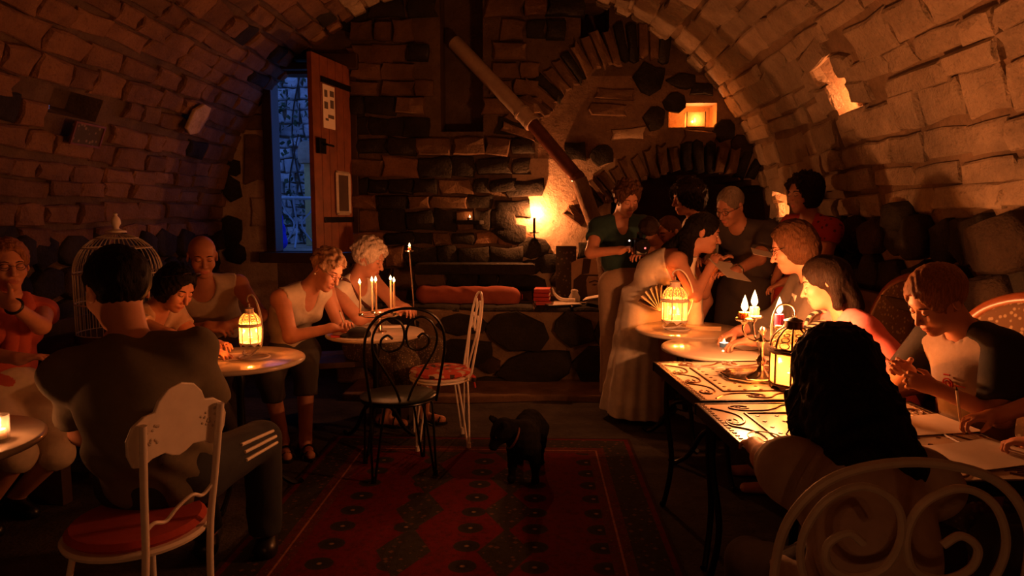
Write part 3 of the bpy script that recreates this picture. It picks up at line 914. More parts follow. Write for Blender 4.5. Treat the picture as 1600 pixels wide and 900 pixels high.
class Figure:
    """pose: hip and head positions in metres, headings in degrees (0 = +X, 90 = away from the camera)"""
    def __init__(s, label, hip, heading, head, hhead, hpitch=0, hroll=0, S=1.0, HS=1.0, twist=0, handL=None, handR=None, footL=None, footR=None,
                 poleL=None, poleR=None, kneeL=None, kneeR=None, skin='fair', girth=1.0, bust=0.0, hips=1.0, sh=1.0, hdirL=None, hdirR=None, hnL=None, hnR=None,
                 curlL=0.5, curlR=0.5, eyes='closed', base=None, shoes=None, nose=1.0, belly=0.0, hfine=(True, True), res=0.012, headres=0.0055, mouth_open=0.0, toe=None, hide_legs=False):
        s.__dict__.update(locals())
        F, L = hd(heading), hd(heading + 90); U = v3((0, 0, 1))
        s.F, s.L = F, L
        # head frame
        f0 = hd(hhead); l0 = hd(hhead + 90)
        p, r = math.radians(hpitch), math.radians(hroll)
        hf = f0 * math.cos(p) - U * math.sin(p); hu = U * math.cos(p) + f0 * math.sin(p)
        hl = l0 * math.cos(r) + hu * math.sin(r); hu = hu * math.cos(r) - l0 * math.sin(r)
        s.HR = np.column_stack([hf, hl, hu]); s.head = v3(head)
        s.hip = v3(hip)
        neck = s.hp(-.045, 0, -.175)
        s.neck = neck
        bent = neck - s.hip
        mid, neck2 = ik(s.hip, neck, .25 * S, .275 * S, -F * .9 + U * .2)
        if np.linalg.norm(neck - s.hip) > .524 * S: mid = s.hip + bent * .47
        s.mid = mid
        s.u1 = nrm(mid - s.hip); s.u2 = nrm(neck - mid)
        F2, L2 = hd(heading + twist), hd(heading + twist + 90)
        s.L2 = nrm(L2 - s.u2 * np.dot(L2, s.u2)); s.F2 = np.cross(s.L2, s.u2)
        s.L1 = nrm(L - s.u1 * np.dot(L, s.u1)); s.F1 = np.cross(s.L1, s.u1)
        sw = .175 * S * sh
        s.shl = neck - s.u2 * .055 * S + s.L2 * sw; s.shr = neck - s.u2 * .055 * S - s.L2 * sw
        def arm(sh_, hand, pole, sgn):
            if hand is None: hand = sh_ - U * .50 * S + F * .06
            if pole is None: pole = -U * .8 + s.L2 * sgn * .5 - F * .4
            e, w = ik(sh_, hand, .285 * S, .25 * S, pole); return e, w
        s.elL, s.wrL = arm(s.shl, handL, poleL, 1); s.elR, s.wrR = arm(s.shr, handR, poleR, -1)
        hw = .095 * S * hips
        s.hiL = s.hip + L * hw - s.u1 * .03; s.hiR = s.hip - L * hw - s.u1 * .03
        def leg(h_, foot, pole):
            if foot is None: foot = v3((h_[0], h_[1], .085)) + F * .02
            if pole is None: pole = F + U * .25
            return ik(h_, foot, .44 * S, .42 * S, pole)
        s.knL, s.anL = leg(s.hiL, footL, kneeL); s.knR, s.anR = leg(s.hiR, footR, kneeR)
        b = base if base is not None else (s.hip[0], s.hip[1], 0)
        s.root = thing('person', label, 'person', b)
        s.b = v3(b)
    def hp(s, x, y, z): return s.head + s.HR @ (v3((x, y, z)) * s.HS)
    # ---- primitive sets
    def torso(s, e=0.0, k=.05):
        S, g = s.S, s.girth
        R1 = np.column_stack([s.F1, s.L1, s.u1]); R2 = np.column_stack([s.F2, s.L2, s.u2])
        out = [pell(s.hip, R1, v3((.115 * g, .165 * s.hips, .115)) * S + e, k),
               pell(s.mid - s.u1 * .06 * S, R1, v3((.098 * g, .135 * g, .14)) * S + e, k),
               pell(s.mid + s.u2 * .105 * S, R2, v3((.108 * g, .150 * (.6 + .4 * g), .155)) * S + e, k),
               pcone(s.shl - s.u2 * .02, s.shr - s.u2 * .02, .062 * S + e, .062 * S + e, k),
               pcone(s.neck - s.u2 * .01, s.shl + s.u2 * .0, .046 * S + e, .050 * S + e, .03), pcone(s.neck - s.u2 * .01, s.shr, .046 * S + e, .050 * S + e, .03)]
        if s.bust:
            for sg in (1, -1): out.append(pell(s.mid + s.u2 * .105 * S + s.F2 * .085 * S + s.L2 * sg * .072 * S, R2, v3((.055, .065, .065)) * S * s.bust + e, .03))
        if s.belly: out.append(pell(s.mid - s.u1 * .08 * S + s.F1 * .05 * S, R1, v3((.11, .14, .13)) * S * s.belly + e, .05))
        return out
    def arms(s, e=0.0, frac=1.0, k=.025, only=None):
        S, out = s.S, []
        for sd, sh_, el, wr in (('L', s.shl, s.elL, s.wrL), ('R', s.shr, s.elR, s.wrR)):
            if only and sd != only: continue
            r = v3((.054, .043, .041, .028)) * S
            if frac >= 2:
                out += [pcone(sh_, el, r[0] + e, r[1] + e, k), pcone(el, wr, r[2] + e, r[3] + e * 1.1, k)]
            elif frac > 1:
                p = el + (wr - el) * (frac - 1)
                out += [pcone(sh_, el, r[0] + e, r[1] + e, k), pcone(el, wr, r[2] + e, r[3] + e * 1.5, k, cuts=[(p, nrm(wr - el))])]
            else:
                p = sh_ + (el - sh_) * frac; d = nrm(el - sh_)
                out.append(pcone(sh_, el, r[0] + e, r[1] + e * 1.8, k, cuts=[(p, d)]))
        return out
    def legs(s, e=0.0, frac=2.0, k=.03):
        S, out = s.S, []
        for h_, kn, an in ((s.hiL, s.knL, s.anL), (s.hiR, s.knR, s.anR)):
            r = v3((.088 * (.5 + .5 * s.girth), .058, .056, .038)) * S
            out.append(pcone(h_, kn, r[0] + e, r[1] + e, k))
            if frac > 1:
                p = kn + (an - kn) * (frac - 1)
                out.append(pcone(kn, an, r[2] + e, r[3] + e * 1.5, k, cuts=[] if frac >= 2 else [(p, nrm(an - kn))]))
        return out
    def headprims(s):
        h = s.hp; R = s.HR; q = s.HS; e = lambda c, r, k=.015, op='u': pell(h(*c), R, v3(r) * q, k * q, op)
        out = [e((-.012, 0, .032), (.097, .077, .090), .02), e((.030, 0, -.045), (.060, .056, .078), .03), e((.066, 0, -.100), (.022, .022, .020), .03),
               e((.070, 0, .028), (.020, .048, .014), .02)]
        for sg in (1, -1):
            out += [e((.063, sg * .040, -.030), (.026, .022, .024), .03)]
            out += [e((.100, sg * .031, .004), (.018, .018, .013), .016, 's')]
            out += [e((.079, sg * .031, .003), (.0135, .0145, .0125), .004)]
        n = s.nose
        out += [pcone(h(.086, 0, .008), h(.086 + .027 * n, 0, -.036), .007 * q, .0115 * q * n, .010 * q)]
        for sg in (1, -1): out.append(e((.094, sg * .011, -.042), (.011, .008, .008), .007))
        out += [e((.084, 0, -.070), (.014, .026, .013), .012), e((.092, 0, -.0655), (.008, .021, .0052), .004), e((.090, 0, -.0775), (.0085, .018, .006), .004),
                e((.102, 0, -.0715), (.010, .020, .0014 + .004 * s.mouth_open), .003, 's')]
        for sg in (1, -1):
            E = R @ np.column_stack([v3((.94, sg * .34, 0)), v3((-sg * .34, .94, 0)), v3((0, 0, 1))])
            out.append(pell(h(-.012, sg * .080, -.006), E, v3((.020, .008, .032)) * q, .008 * q))
            out.append(pell(h(-.006, sg * .0885, -.004), E, v3((.011, .006, .019)) * q, .004 * q, 's'))
        return out
    def neckprims(s): return [pcone(s.hp(-.022, 0, -.05), s.neck - s.u2 * .02, .052 * s.HS, .058 * s.S, .035)]
    def handprims(s, left):
        S = s.S
        wr, el = (s.wrL, s.elL) if left else (s.wrR, s.elR)
        d = (s.hdirL if left else s.hdirR); d = nrm(wr - el) if d is None else nrm(d)
        n = (s.hnL if left else s.hnR); n = v3((0, 0, -1)) if n is None else v3(n)
        n = nrm(n - d * np.dot(n, d))
        sd = np.cross(d, n) * (-1 if left else 1)     # towards the thumb
        # thumb side check: for a left hand with palm down pointing forward the thumb is to the right
        curl = s.curlL if left else s.curlR
        Rm = np.column_stack([d, sd, n]); out = [pell(wr + d * .045 * S, Rm, v3((.052, .038, .015)) * S, .012), pcone(wr - d * .01, wr + d * .02 * S, .026 * S, .022 * S, .02)]
        for i, (o, ln) in enumerate(((.028, .068), (.010, .078), (-.009, .072), (-.027, .056))):
            p = wr + d * (.083 - .006 * abs(i - 1)) * S + sd * o * S; a = .12 + curl * .35; r = .0085 * S
            for j, fr in enumerate((.45, .31, .24)):
                dr = d * math.cos(a) + n * math.sin(a) + sd * (.10 - .07 * i)
                p2 = p + nrm(dr) * ln * fr * S
                out.append(pcone(p, p2, r, r * .9, .005)); p = p2; r *= .9; a += curl * 1.05
        p = wr + d * .022 * S + sd * .028 * S; dr = nrm(d * .65 + sd * .7 + n * (.15 + .4 * curl)); p2 = p + dr * .042 * S
        dr2 = nrm(dr + d * .5 + n * .4 * curl - sd * .35 * curl); p3 = p2 + dr2 * .032 * S
        out += [pcone(p, p2, .013 * S, .0105 * S, .010), pcone(p2, p3, .0105 * S, .008 * S, .006)]
        s.hc = getattr(s, 'hc', {}); s.hc[left] = wr + d * .08 * S
        return out
    def footprims(s, e=0.0):
        out = []
        for an in (s.anL, s.anR):
            t = hd(s.toe if s.toe is not None else s.heading)
            z = an[2] - .055
            a = an - t * .035 * s.S; a = v3((a[0], a[1], z + .012)); b = v3((an[0], an[1], z)) + t * .145 * s.S
            out += [pcone(a, b, .036 * s.S + e, .027 * s.S + e, .02), pcone(an, a, .034 * s.S + e, .034 * s.S + e, .02)]
        return out
    def _sdf(s, prims, h, fines=(), hf=.006, pad=.03):
        lo = np.min([p[1] for p in prims if p[4] == 'u'], 0) - pad; hi = np.max([p[2] for p in prims if p[4] == 'u'], 0) + pad
        g = SDF(lo, hi, h, fines, hf)
        for p in prims: g.apply(p)
        return g
    def _link(s, g, name, mat, parent=None):
        V, F = g.mesh()
        me = mesh_np(name, V - s.b, F, mat)
        o = bpy.data.objects.new(name, me); col.objects.link(o); o.parent = parent or s.root
        return o
    def body(s):
        prims = s.torso() + s.neckprims() + s.arms(0, 2)
        if not s.hide_legs: prims += s.legs() + s.footprims()
        hands = s.handprims(True), s.handprims(False)
        prims += s.headprims() + hands[0] + hands[1]
        q = .135 * s.HS
        fines = [(s.head - q, s.head + q)]
        for i, left in enumerate((True, False)):
            if s.hfine[i]: fines.append((s.hc[left] - .10 * s.S, s.hc[left] + .09 * s.S))
        g = s._sdf(prims, s.res, fines, s.headres)
        o = s._link(g, 'body', SKIN[s.skin])
        me = o.data; me.materials.append(SKIN['lip'])
        co = np.empty(len(me.vertices) * 3, f32); me.vertices.foreach_get('co', co); co = co.reshape(-1, 3) + s.b
        loc = ((co - s.head) @ s.HR) / s.HS
        lipv = (loc[:, 0] > .078) & (np.abs(loc[:, 1]) < .023) & (loc[:, 2] < -.0605) & (loc[:, 2] > -.0835) & (np.abs(loc[:, 1]) < .023 - .9 * np.maximum(0, np.abs(loc[:, 2] + .0715) - .005))
        vi = np.empty(len(me.loops), np.int32); me.loops.foreach_get('vertex_index', vi)
        me.polygons.foreach_set('material_index', (lipv[vi.reshape(-1, 4)].sum(1) >= 3).astype(np.int32))
        s.body_obj = o
        h = s.hp
        # eyebrows, lashes or open eyes
        return o
    def face(s, brow='dark', r=.0022):
        h = s.hp; q = s.HS
        for sg in (1, -1):
            mb = MB(); mb.tube([h(.090, sg * .014, .021) - s.b, h(.092, sg * .028, .0265) - s.b, h(.082, sg * .043, .024) - s.b, h(.074, sg * .050, .018) - s.b], [r * q, r * 1.5 * q, r * 1.2 * q, r * .5 * q], 6)
            mb.build('eyebrow', HAIR[brow], s.root)
            if s.eyes == 'open':
                c = h(.0810, sg * .031, .0028) - s.b
                mb = MB(); mb.ball(c, .0126 * q, 12, 8); mb.build('eye', M['eye_white'], s.root)
                mb = MB(); mb.ball(h(.0905, sg * .031 + .0, .0018) - s.b, v3((.0035, .0052, .0052)) * q, 10, 6, s.HR); mb.build('iris', M['iris'], s.root)
                mb = MB(); mb.tube([h(.0875, sg * .0185, .0065) - s.b, h(.0945, sg * .028, .0095) - s.b, h(.0925, sg * .038, .0080) - s.b, h(.083, sg * .046, .003) - s.b], .0016 * q, 6); mb.build('eyelid', M['lash'], s.root)
            else:
                mb = MB(); mb.tube([h(.0870, sg * .0185, -.002) - s.b, h(.0925, sg * .026, -.0052) - s.b, h(.0915, sg * .036, -.0055) - s.b, h(.0820, sg * .0455, -.0025) - s.b], .0014 * q, 6); mb.build('lashes', M['lash'], s.root)
    def hair(s, style, mat, amp=.0025, res=.006, grow=.012, extra=(), curls=0, seed=1, name='hair', fringe=.045):
        h = s.hp; R = s.HR; q = s.HS; rn = random.Random(seed)
        e = lambda c, r, k=.02, op='u': pell(h(*c), R, v3(r) * q, k * q, op)
        g_ = grow
        P = [e((-.014, 0, .036), (.097 + g_, .077 + g_, .090 + g_))]
        if style == 'bob': P += [e((-.030, 0, -.02), (.085 + g_, .088 + g_, .095), .03)]
        if style == 'afro': P += [e((-.02, 0, .035), (.125 + g_, .115 + g_, .12), .03)]
        for a in extra: P.append(a)
        if curls:
            for i in range(curls):
                t, f_ = rn.uniform(0, 2 * PI), rn.uniform(-.25, 1)
                ct = math.sqrt(1 - f_ * f_) if f_ < 1 else 0
                x, y, z = -.014 + (.099 + g_) * ct * math.cos(t), (.079 + g_) * ct * math.sin(t), .036 + (.092 + g_) * f_
                if x > .03 and z < fringe + .01: continue
                P.append(e((x, y, z), (rn.uniform(.012, .02),) * 3, .006))
        # clear the face, the ears and the nape
        P.append(e((.105, 0, -.045), (.085, .066, .088 + fringe), .006, 's'))
        if style in ('short', 'curly', 'crop'):
            for sg in (1, -1): P.append(e((.010, sg * .095, -.035), (.040, .035, .045), .006, 's'))
            P.append(e((.0, 0, -.115), (.13, .12, .060 if style != 'crop' else .085), .01, 's'))
        g = s._sdf([p for p in P if p[4] == 'u'] + [p for p in P if p[4] == 's'], res)
        if amp: 
            X, Y, Z = g.ax[0][:, None, None], g.ax[1][None, :, None], g.ax[2][None, None, :]
            g.vol += (amp * np.sin(X * 160 + 3 * np.sin(Z * 40)) * np.sin(Y * 150 + 3 * np.sin(X * 50 + Z * 20)) + amp * .7 * np.sin(Z * 90 + 4 * np.sin(X * 70) + 4 * np.sin(Y * 60))).astype(f32)
        return s._link(g, name, HAIR[mat])
    def garment(s, prims, name, mat, cuts=(), subs=(), folds=.003, res=.011, seed=0.0, label=None):
        g = s._sdf(prims, res)
        if folds: g.folds(folds, seed=seed)
        for p, n in cuts: g.cut(p, n)
        for p in subs: g.apply(p)
        o = s._link(g, name, mat)
        if label: o['label'] = label
        return o
    def top(s, mat, e=.012, sleeve=.55, hem=.10, neck='crew', folds=.003, name='shirt', extra=(), res=.010, seed=0.0, label=None, cuts=()):
        prims = s.torso(e)
        if sleeve: prims += s.arms(e, sleeve)
        prims += list(extra)
        subs = []
        n0 = s.neck
        if neck == 'crew': subs.append(pcone(n0 + s.u2 * .012 + s.F2 * .02, n0 + s.u2 * .2 + s.F2 * .05, .064 * s.S, .09 * s.S, .004, 's'))
        elif neck == 'scoop': subs += [pell(n0 + s.u2 * .03 + s.F2 * .07 * s.S, np.column_stack([s.F2, s.L2, s.u2]), v3((.10, .085, .115)) * s.S, .004, 's')]
        elif neck == 'vee': subs += [pell(n0 + s.u2 * .03 + s.F2 * .08 * s.S, np.column_stack([s.F2, s.L2, s.u2]), v3((.09, .055, .14)) * s.S, .004, 's'), pcone(n0 + s.u2 * .02, n0 + s.u2 * .2, .062 * s.S, .09 * s.S, .004, 's')]
        if sleeve == 0:
            for sh_, sg in ((s.shl, 1), (s.shr, -1)):
                subs.append(pell(sh_ + s.L2 * sg * .035 * s.S - s.u2 * .03, np.column_stack([s.F2, s.L2, s.u2]), v3((.12, .060, .105)) * s.S, .004, 's'))
        return s.garment(prims, name, mat, [(s.hip - s.u1 * hem, -s.u1)] + list(cuts), subs, folds, res, seed, label)
    def pants(s, mat, e=.012, frac=1.95, rise=.09, folds=.003, name='trousers', res=.012, seed=1.0, label=None):
        R1 = np.column_stack([s.F1, s.L1, s.u1])
        prims = [pell(s.hip, R1, v3((.115 * s.girth, .165 * s.hips, .125)) * s.S + e, .04)] + s.legs(e, frac)
        if s.belly: prims.append(pell(s.mid - s.u1 * .10 * s.S + s.F1 * .03 * s.S, R1, v3((.10, .13, .10)) * s.S * s.belly + e, .05))
        return s.garment(prims, name, mat, [(s.hip + s.u1 * rise, s.u1)], (), folds, res, seed, label)
    def shoe(s, mat, name='shoe'):
        t = hd(s.toe if s.toe is not None else s.heading)
        for an in (s.anL, s.anR):
            z = an[2] - .055
            a = an - t * .035 * s.S; a = v3((a[0], a[1], z + .012)); b = v3((an[0], an[1], z)) + t * .15 * s.S
            g = s._sdf([pcone(a, b, .045 * s.S, .036 * s.S, .02), pcone(an - v3((0, 0, .01)), a, .043 * s.S, .044 * s.S, .02)], .011)
            g.cut(v3((0, 0, .003)), v3((0, 0, -1)))
            s._link(g, name, mat)
    def sandal(s, mat):
        t = hd(s.toe if s.toe is not None else s.heading); sd = v3((-t[1], t[0], 0))
        for an in (s.anL, s.anR):
            mb = MB(); c = v3((an[0], an[1], 0)) + t * .05 - s.b
            pts = [(math.cos(a) * (.135 if True else 0), math.sin(a) * .045 * (1.1 if math.cos(a) > 0 else .85)) for a in np.linspace(0, 2 * PI, 18, endpoint=False)]
            mb.prism(pts, c - v3((0, 0, s.b[2])) + v3((0, 0, .002)), t, sd, (0, 0, 1), .016)
            for dx, hh in ((.085, .038), (.03, .062), (-.075, .075)):
                mb.tube([c + t * dx + sd * (.046 * math.cos(a)) + v3((0, 0, .014 + hh * math.sin(a))) for a in np.linspace(0, PI, 9)], .006, 6)
            mb.build('sandal', mat, s.root)
    def glasses(s, mat, r=.021):
        h = s.hp; mb = MB()
        for sg in (1, -1):
            mb.tube([h(.1045 - .012 * abs(math.cos(a)) * (1 if math.cos(a) > 0 else 0), sg * (.033 + r * math.cos(a)), .001 + r * .8 * math.sin(a)) - s.b for a in np.linspace(0, 2 * PI, 20, endpoint=False)], .0014 * s.HS, 6, True)
            mb.tube([h(.096, sg * .054, .004) - s.b, h(.06, sg * .076, .006) - s.b, h(-.01, sg * .088, .004) - s.b], .0016 * s.HS, 6)
        mb.tube([h(.105, .012, .004) - s.b, h(.108, 0, .008) - s.b, h(.105, -.012, .004) - s.b], .0014 * s.HS, 6)
        return mb.build('glasses', mat, s.root)
    def ringlets(s, mat, starts, length, seed=3, r=.006, wave=.02, name='hair_strands'):
        """thin wavy strands hanging from points given in the head frame"""
        rn = random.Random(seed); mb = MB()
        for (x, y, z) in starts:
            p = s.hp(x, y, z); L_ = length * rn.uniform(.7, 1.1); a0 = rn.uniform(0, 6.3)
            out = nrm((p - s.head) * v3((1, 1, 0)) + 1e-6)
            pts = []
            for i in range(9):
                t = i / 8
                pts.append(p - s.b + v3((0, 0, -L_ * t)) + out * (.02 * math.sin(t * 3)) + v3((math.sin(a0 + t * 7), math.cos(a0 * 2 + t * 6), 0)) * wave * t)
            mb.tube(pts, [r * (1 - .75 * i / 8) for i in range(9)], 5)
        o = mb.build(name, HAIR[mat], s.root); o['kind'] = 'stuff'
        return o
# ================================================================== FURNITURE
M['marble'] = simple('cream_marble', (0.66, 0.57, 0.46), 0.13, 0.0, 0.10, 6.0)
M['ceramic'] = simple('cream_glazed_tile', (0.70, 0.60, 0.44), 0.22, 0.0, 0.05, 12.0)
M['inlay'] = simple('brown_inlay', (0.10, 0.045, 0.02), 0.3)
M['red_cloth'] = cloth('red_cushion_cloth', (0.42, 0.05, 0.03))
def checker_mat():
    m = NT('red_patchwork_cloth'); p = m.pos()
    mp = m.new('Mapping'); mp.inputs['Scale'].default_value = (30, 30, 30); mp.inputs['Rotation'].default_value = (0, 0, .5); m.l(p, mp.inputs['Vector'])
    v = m.new('TexVoronoi'); v.distance = 'CHEBYCHEV'; v.inputs['Scale'].default_value = 1.0; m.l(mp.outputs[0], v.inputs['Vector'])
    sp = m.new('SeparateColor'); m.l(v.outputs['Color'], sp.inputs[0])
    r = m.ramp(sp.outputs[0], [(0.0, (0.5, 0.05, 0.03)), (0.36, (0.55, 0.42, 0.30)), (0.58, (0.05, 0.03, 0.03)), (0.72, (0.48, 0.06, 0.03))])
    m.n[r.node.name].color_ramp.interpolation = 'CONSTANT'
    m.l(r, m.bsdf.inputs['Base Color']); m.bsdf.inputs['Roughness'].default_value = 0.9
    return m.m
M['patchwork'] = checker_mat()
def floral_mat(name, a, b, scale=34):
    m = NT(name); p = m.pos()
    v = m.new('TexVoronoi'); v.inputs['Scale'].default_value = scale; m.l(p, v.inputs['Vector'])
    m.l(m.ramp(v.outputs['Distance'], [(0.22, b), (0.36, a)]), m.bsdf.inputs['Base Color'])
    m.bsdf.inputs['Roughness'].default_value = 0.9
    m.bump(v.outputs['Distance'], 0.3, 0.003)
    return m.m
M['upholstery'] = floral_mat('floral_upholstery', (0.16, 0.09, 0.045), (0.42, 0.31, 0.18), 42)

def T(loc, heading):   # local frame facing +Y turned to the heading
    return loc, math.radians(heading - 90)

def round_table(loc, r, label, name='round_table', zt=.73):
    t = thing(name, label, 'table', loc)
    mb = MB(); mb.lathe([(0, zt - .026), (r - .012, zt - .026), (r - .002, zt - .020), (r, zt - .012), (r - .004, zt - .003), (r - .012, zt), (0, zt)], n=56)
    mb.build('tabletop', M['marble'], t, angle=50)
    mb = MB(); mb.lathe([(.0, .20), (.030, .20), (.034, .24), (.022, .28), (.020, .55), (.030, .62), (.022, .66), (.14, .700), (.14, .704), (0, .704)], n=20); mb.build('column', M['iron'], t)
    for k in range(3):
        a = math.radians(30 + 120 * k); d = v3((math.cos(a), math.sin(a), 0))
        mb = MB(); mb.tube(spline([d * .01 + v3((0, 0, .26)), d * .10 + v3((0, 0, .22)), d * .18 + v3((0, 0, .08)), d * .26 + v3((0, 0, .015)), d * .30 + v3((0, 0, .03))], 5), .014, 8); mb.build('foot', M['iron'], t)
    return t

LTAB = round_table((-1.53, 3.41, 0), .33, 'round cream marble table under the left white lantern')
MTAB = round_table((-1.02, 4.25, 0), .31, 'round cream marble table carrying the ring of thin lit candles')
BTAB = round_table((1.05, 3.80, 0), .345, 'round cream marble table with the blue tealight, right behind the tiled tables')
ATAB = round_table((0.99, 4.40, 0), .345, 'round cream marble table under the right white lantern', zt=.735)
NTAB = round_table((-1.96, 2.06, 0), .33, 'round cream marble table at the left edge beside the grey shirted man')

def tile_table(loc, rz, w, l, label, inset_dots=True):
    t = thing('tiled_table', label, 'table', loc, rz, 'tiled tables pushed together')
    zt = .73
    mb = MB(); mb.box((0, 0, zt - .02), (w - .012, l - .012, .036)); mb.build('tabletop', M['ceramic'], t, smooth=False, bevel=.003)
    fr = MB()
    for (x, y, sx, sy) in ((0, l / 2, w + .02, .014), (0, -l / 2, w + .02, .014), (w / 2, 0, .014, l), (-w / 2, 0, .014, l)): fr.box((x, y, zt - .022), (sx, sy, .046))
    fr.build('frame', M['iron'], t, smooth=False, bevel=.003)
    z = zt - .0015
    mb = MB()
    def rib(pts, r=.0048): mb.tube([(p[0], p[1], z) for p in pts], r, 6)
    # running scroll along the four borders
    for (ox, oy, dx, dy, L_) in ((-w / 2 + .07, -l / 2, 0, 1, l), (w / 2 - .07, l / 2, 0, -1, l), (-w / 2, l / 2 - .07, 1, 0, w), (w / 2, -l / 2 + .07, -1, 0, w)):
        n = 3; st_ = (L_ - .16) / n
        for i in range(n):
            s0 = .08 + st_ * i
            def Q(a, b): return (ox + dx * (s0 + a * st_) - dy * b, oy + dy * (s0 + a * st_) + dx * b)
            rib(spline([Q(.42, .018), Q(.30, .034), Q(.14, .024), Q(.12, -.004), Q(.32, -.030), Q(.62, -.030), Q(.86, -.004), Q(1.06, .040), Q(1.30, .036), Q(1.36, .016)][:8 if i == n - 1 else 10], 5))
            rib(spline([Q(.30, .012), Q(.22, .018), Q(.2, .004), Q(.30, -.006), Q(.42, .0)], 4), .003)
    mb.build('scroll_inlay', M['inlay'], t)
    mb = MB()
    a, b = w / 2 - .135, l / 2 - .135
    for (p, q) in (((-a, -b), (-a, b)), ((a, -b), (a, b)), ((-a, b), (a, b)), ((-a, -b), (a, -b))): mb.tube([(p[0], p[1], z), (q[0], q[1], z)], .0055, 6)
    mb.build('line_inlay', M['inlay'], t)
    mb = MB()
    nx, ny = 8, 8
    for i in range(nx):
        for j in range(ny):
            x, y = -a + 2 * a * (i + .5) / nx, -b + 2 * b * (j + .5) / ny
            mb.box((x, y, z), (.012, .012, .004), rotz(PI / 4))
    o = mb.build('dot_inlay', M['inlay'], t, smooth=False); o['kind'] = 'stuff'
    mb = MB()
    for i in range(28):
        for sx in (-1, 1): mb.box((sx * (w / 2 - .017), -l / 2 + l * (i + .5) / 28, z), (.012, l / 56, .004))
    o = mb.build('edge_inlay', M['inlay'], t, smooth=False); o['kind'] = 'stuff'
    for sx in (-1, 1):
        for sy in (-1, 1):
            mb = MB(); x, y = sx * (w / 2 - .05), sy * (l / 2 - .05)
            mb.tube(spline([(x, y, zt - .04), (x, y, .5), (x * .93, y * .93, .25), (x * 1.0, y * 1.0, .03), (x * 1.04, y * 1.04, .012)], 5), .013, 8); mb.build('leg', M['iron'], t)
    return t
T1 = tile_table((1.035, 3.06, 0), math.radians(5), .82, .72, 'tiled table with brown scroll border that carries the silver candelabra')
T2 = tile_table((1.075, 2.25, 0), math.radians(4), .84, .80, 'tiled table with brown scroll border and paper sheets, nearest the camera')

# ---- bent wire chairs
def bistro(loc, heading, label, mat, seat_mat, cushion=None, tube=.008, hairpin=True, k=1.0, zk=1.0, name='bistro_chair', group=None):
    loc, rz = T(loc, heading)
    t = thing(name, label, 'chair', loc, rz, group)
    zs = .45
    def B(u, z): return v3((u * k, -.17 - .17 * (z - zs), zs + (z - zs) * zk))
    mb = MB(); mb.tube(spline([B(-.165, .44), B(-.185, .60), B(-.20, .74), B(-.185, .86), B(-.12, .945), B(0, .975), B(.12, .945), B(.185, .86), B(.20, .74), B(.185, .60), B(.165, .44)], 6), tube, 8); mb.build('back_arch', mat, t)
    for sg in (-1, 1):
        pts = [(.020, .455), (.045, .53), (.10, .64), (.150, .74), (.160, .82), (.130, .895), (.075, .925), (.022, .895), (.004, .83), (.022, .765), (.070, .742), (.112, .765), (.118, .808), (.088, .832), (.062, .812)]
        mb = MB(); mb.tube(spline([B(sg * u, z) + v3((0, .004, 0)) for u, z in pts], 6), tube * .85, 8); mb.build('back_scroll', mat, t)
    mb = MB(); mb.lathe([(0, zs - .012), (.185, zs - .014), (.197, zs - .008), (.2, zs), (.192, zs + .006), (0, zs + .002)], n=36, sx=k); mb.build('seat', seat_mat, t)
    mb = MB(); mb.tube([(.19 * k * math.cos(a), .19 * math.sin(a), zs - .02) for a in np.linspace(0, 2 * PI, 28, endpoint=False)], tube, 8, True); mb.build('seat_ring', mat, t)
    for a in (45, 135, 225, 315):
        a = math.radians(a); d = v3((math.cos(a) * k, math.sin(a), 0)); s_ = v3((-math.sin(a), math.cos(a), 0))
        mb = MB(); f = d * .225 + v3((0, 0, .012))
        if hairpin:
            mb.tube(spline([d * .16 - s_ * .05 + v3((0, 0, zs - .02)), d * .185 - s_ * .045 + v3((0, 0, zs - .05)), f - s_ * .008], 4), tube * .85, 8)
            mb.tube(spline([d * .16 + s_ * .05 + v3((0, 0, zs - .02)), d * .185 + s_ * .045 + v3((0, 0, zs - .05)), f + s_ * .008], 4), tube * .85, 8)
            mb.lathe([(0, -.012), (.014, -.012), (.014, .03), (0, .03)], f, 10)
        else: mb.tube(spline([d * .17 + v3((0, 0, zs - .02)), d * .19 + v3((0, 0, .25)), f], 5), tube, 8)
        mb.build('leg', mat, t)
    if cushion:
        mb = MB(); mb.lathe([(0, zs + .004), (.18, zs + .006), (.20, zs + .02), (.19, zs + .036), (.10, zs + .044), (0, zs + .042)], n=32, sx=k); c = mb.build('cushion', cushion, t)
        for sg in (-1, 1):
            mb = MB(); mb.ball((sg * .17, -.19, zs + .01), (.025, .02, .025)); mb.tube([(sg * .17, -.19, zs), (sg * .18, -.20, zs - .05)], .006, 6); mb.build('cushion_tie', cushion, c)
    return t
M['dark_green'] = simple('dark_green_seat', (0.018, 0.028, 0.02), 0.4)
bistro((-.78, 3.77, 0), 112, 'black wire bistro chair with scrolled heart back standing empty on the rug edge', M['iron'], M['dark_green'], k=1.08)
bistro((-.61, 4.27, 0), 193, 'white wire chair with red patchwork cushion seen from its side', M['white_metal'], M['white_metal'], M['patchwork'], tube=.0075)
SCHAIR = bistro((.70, 1.49, 0), 89, 'large pale wire chair with scrolled back behind the long-haired child', M['white_metal_worn'], M['white_metal_worn'], None, tube=.0095, k=1.17, zk=1.06)

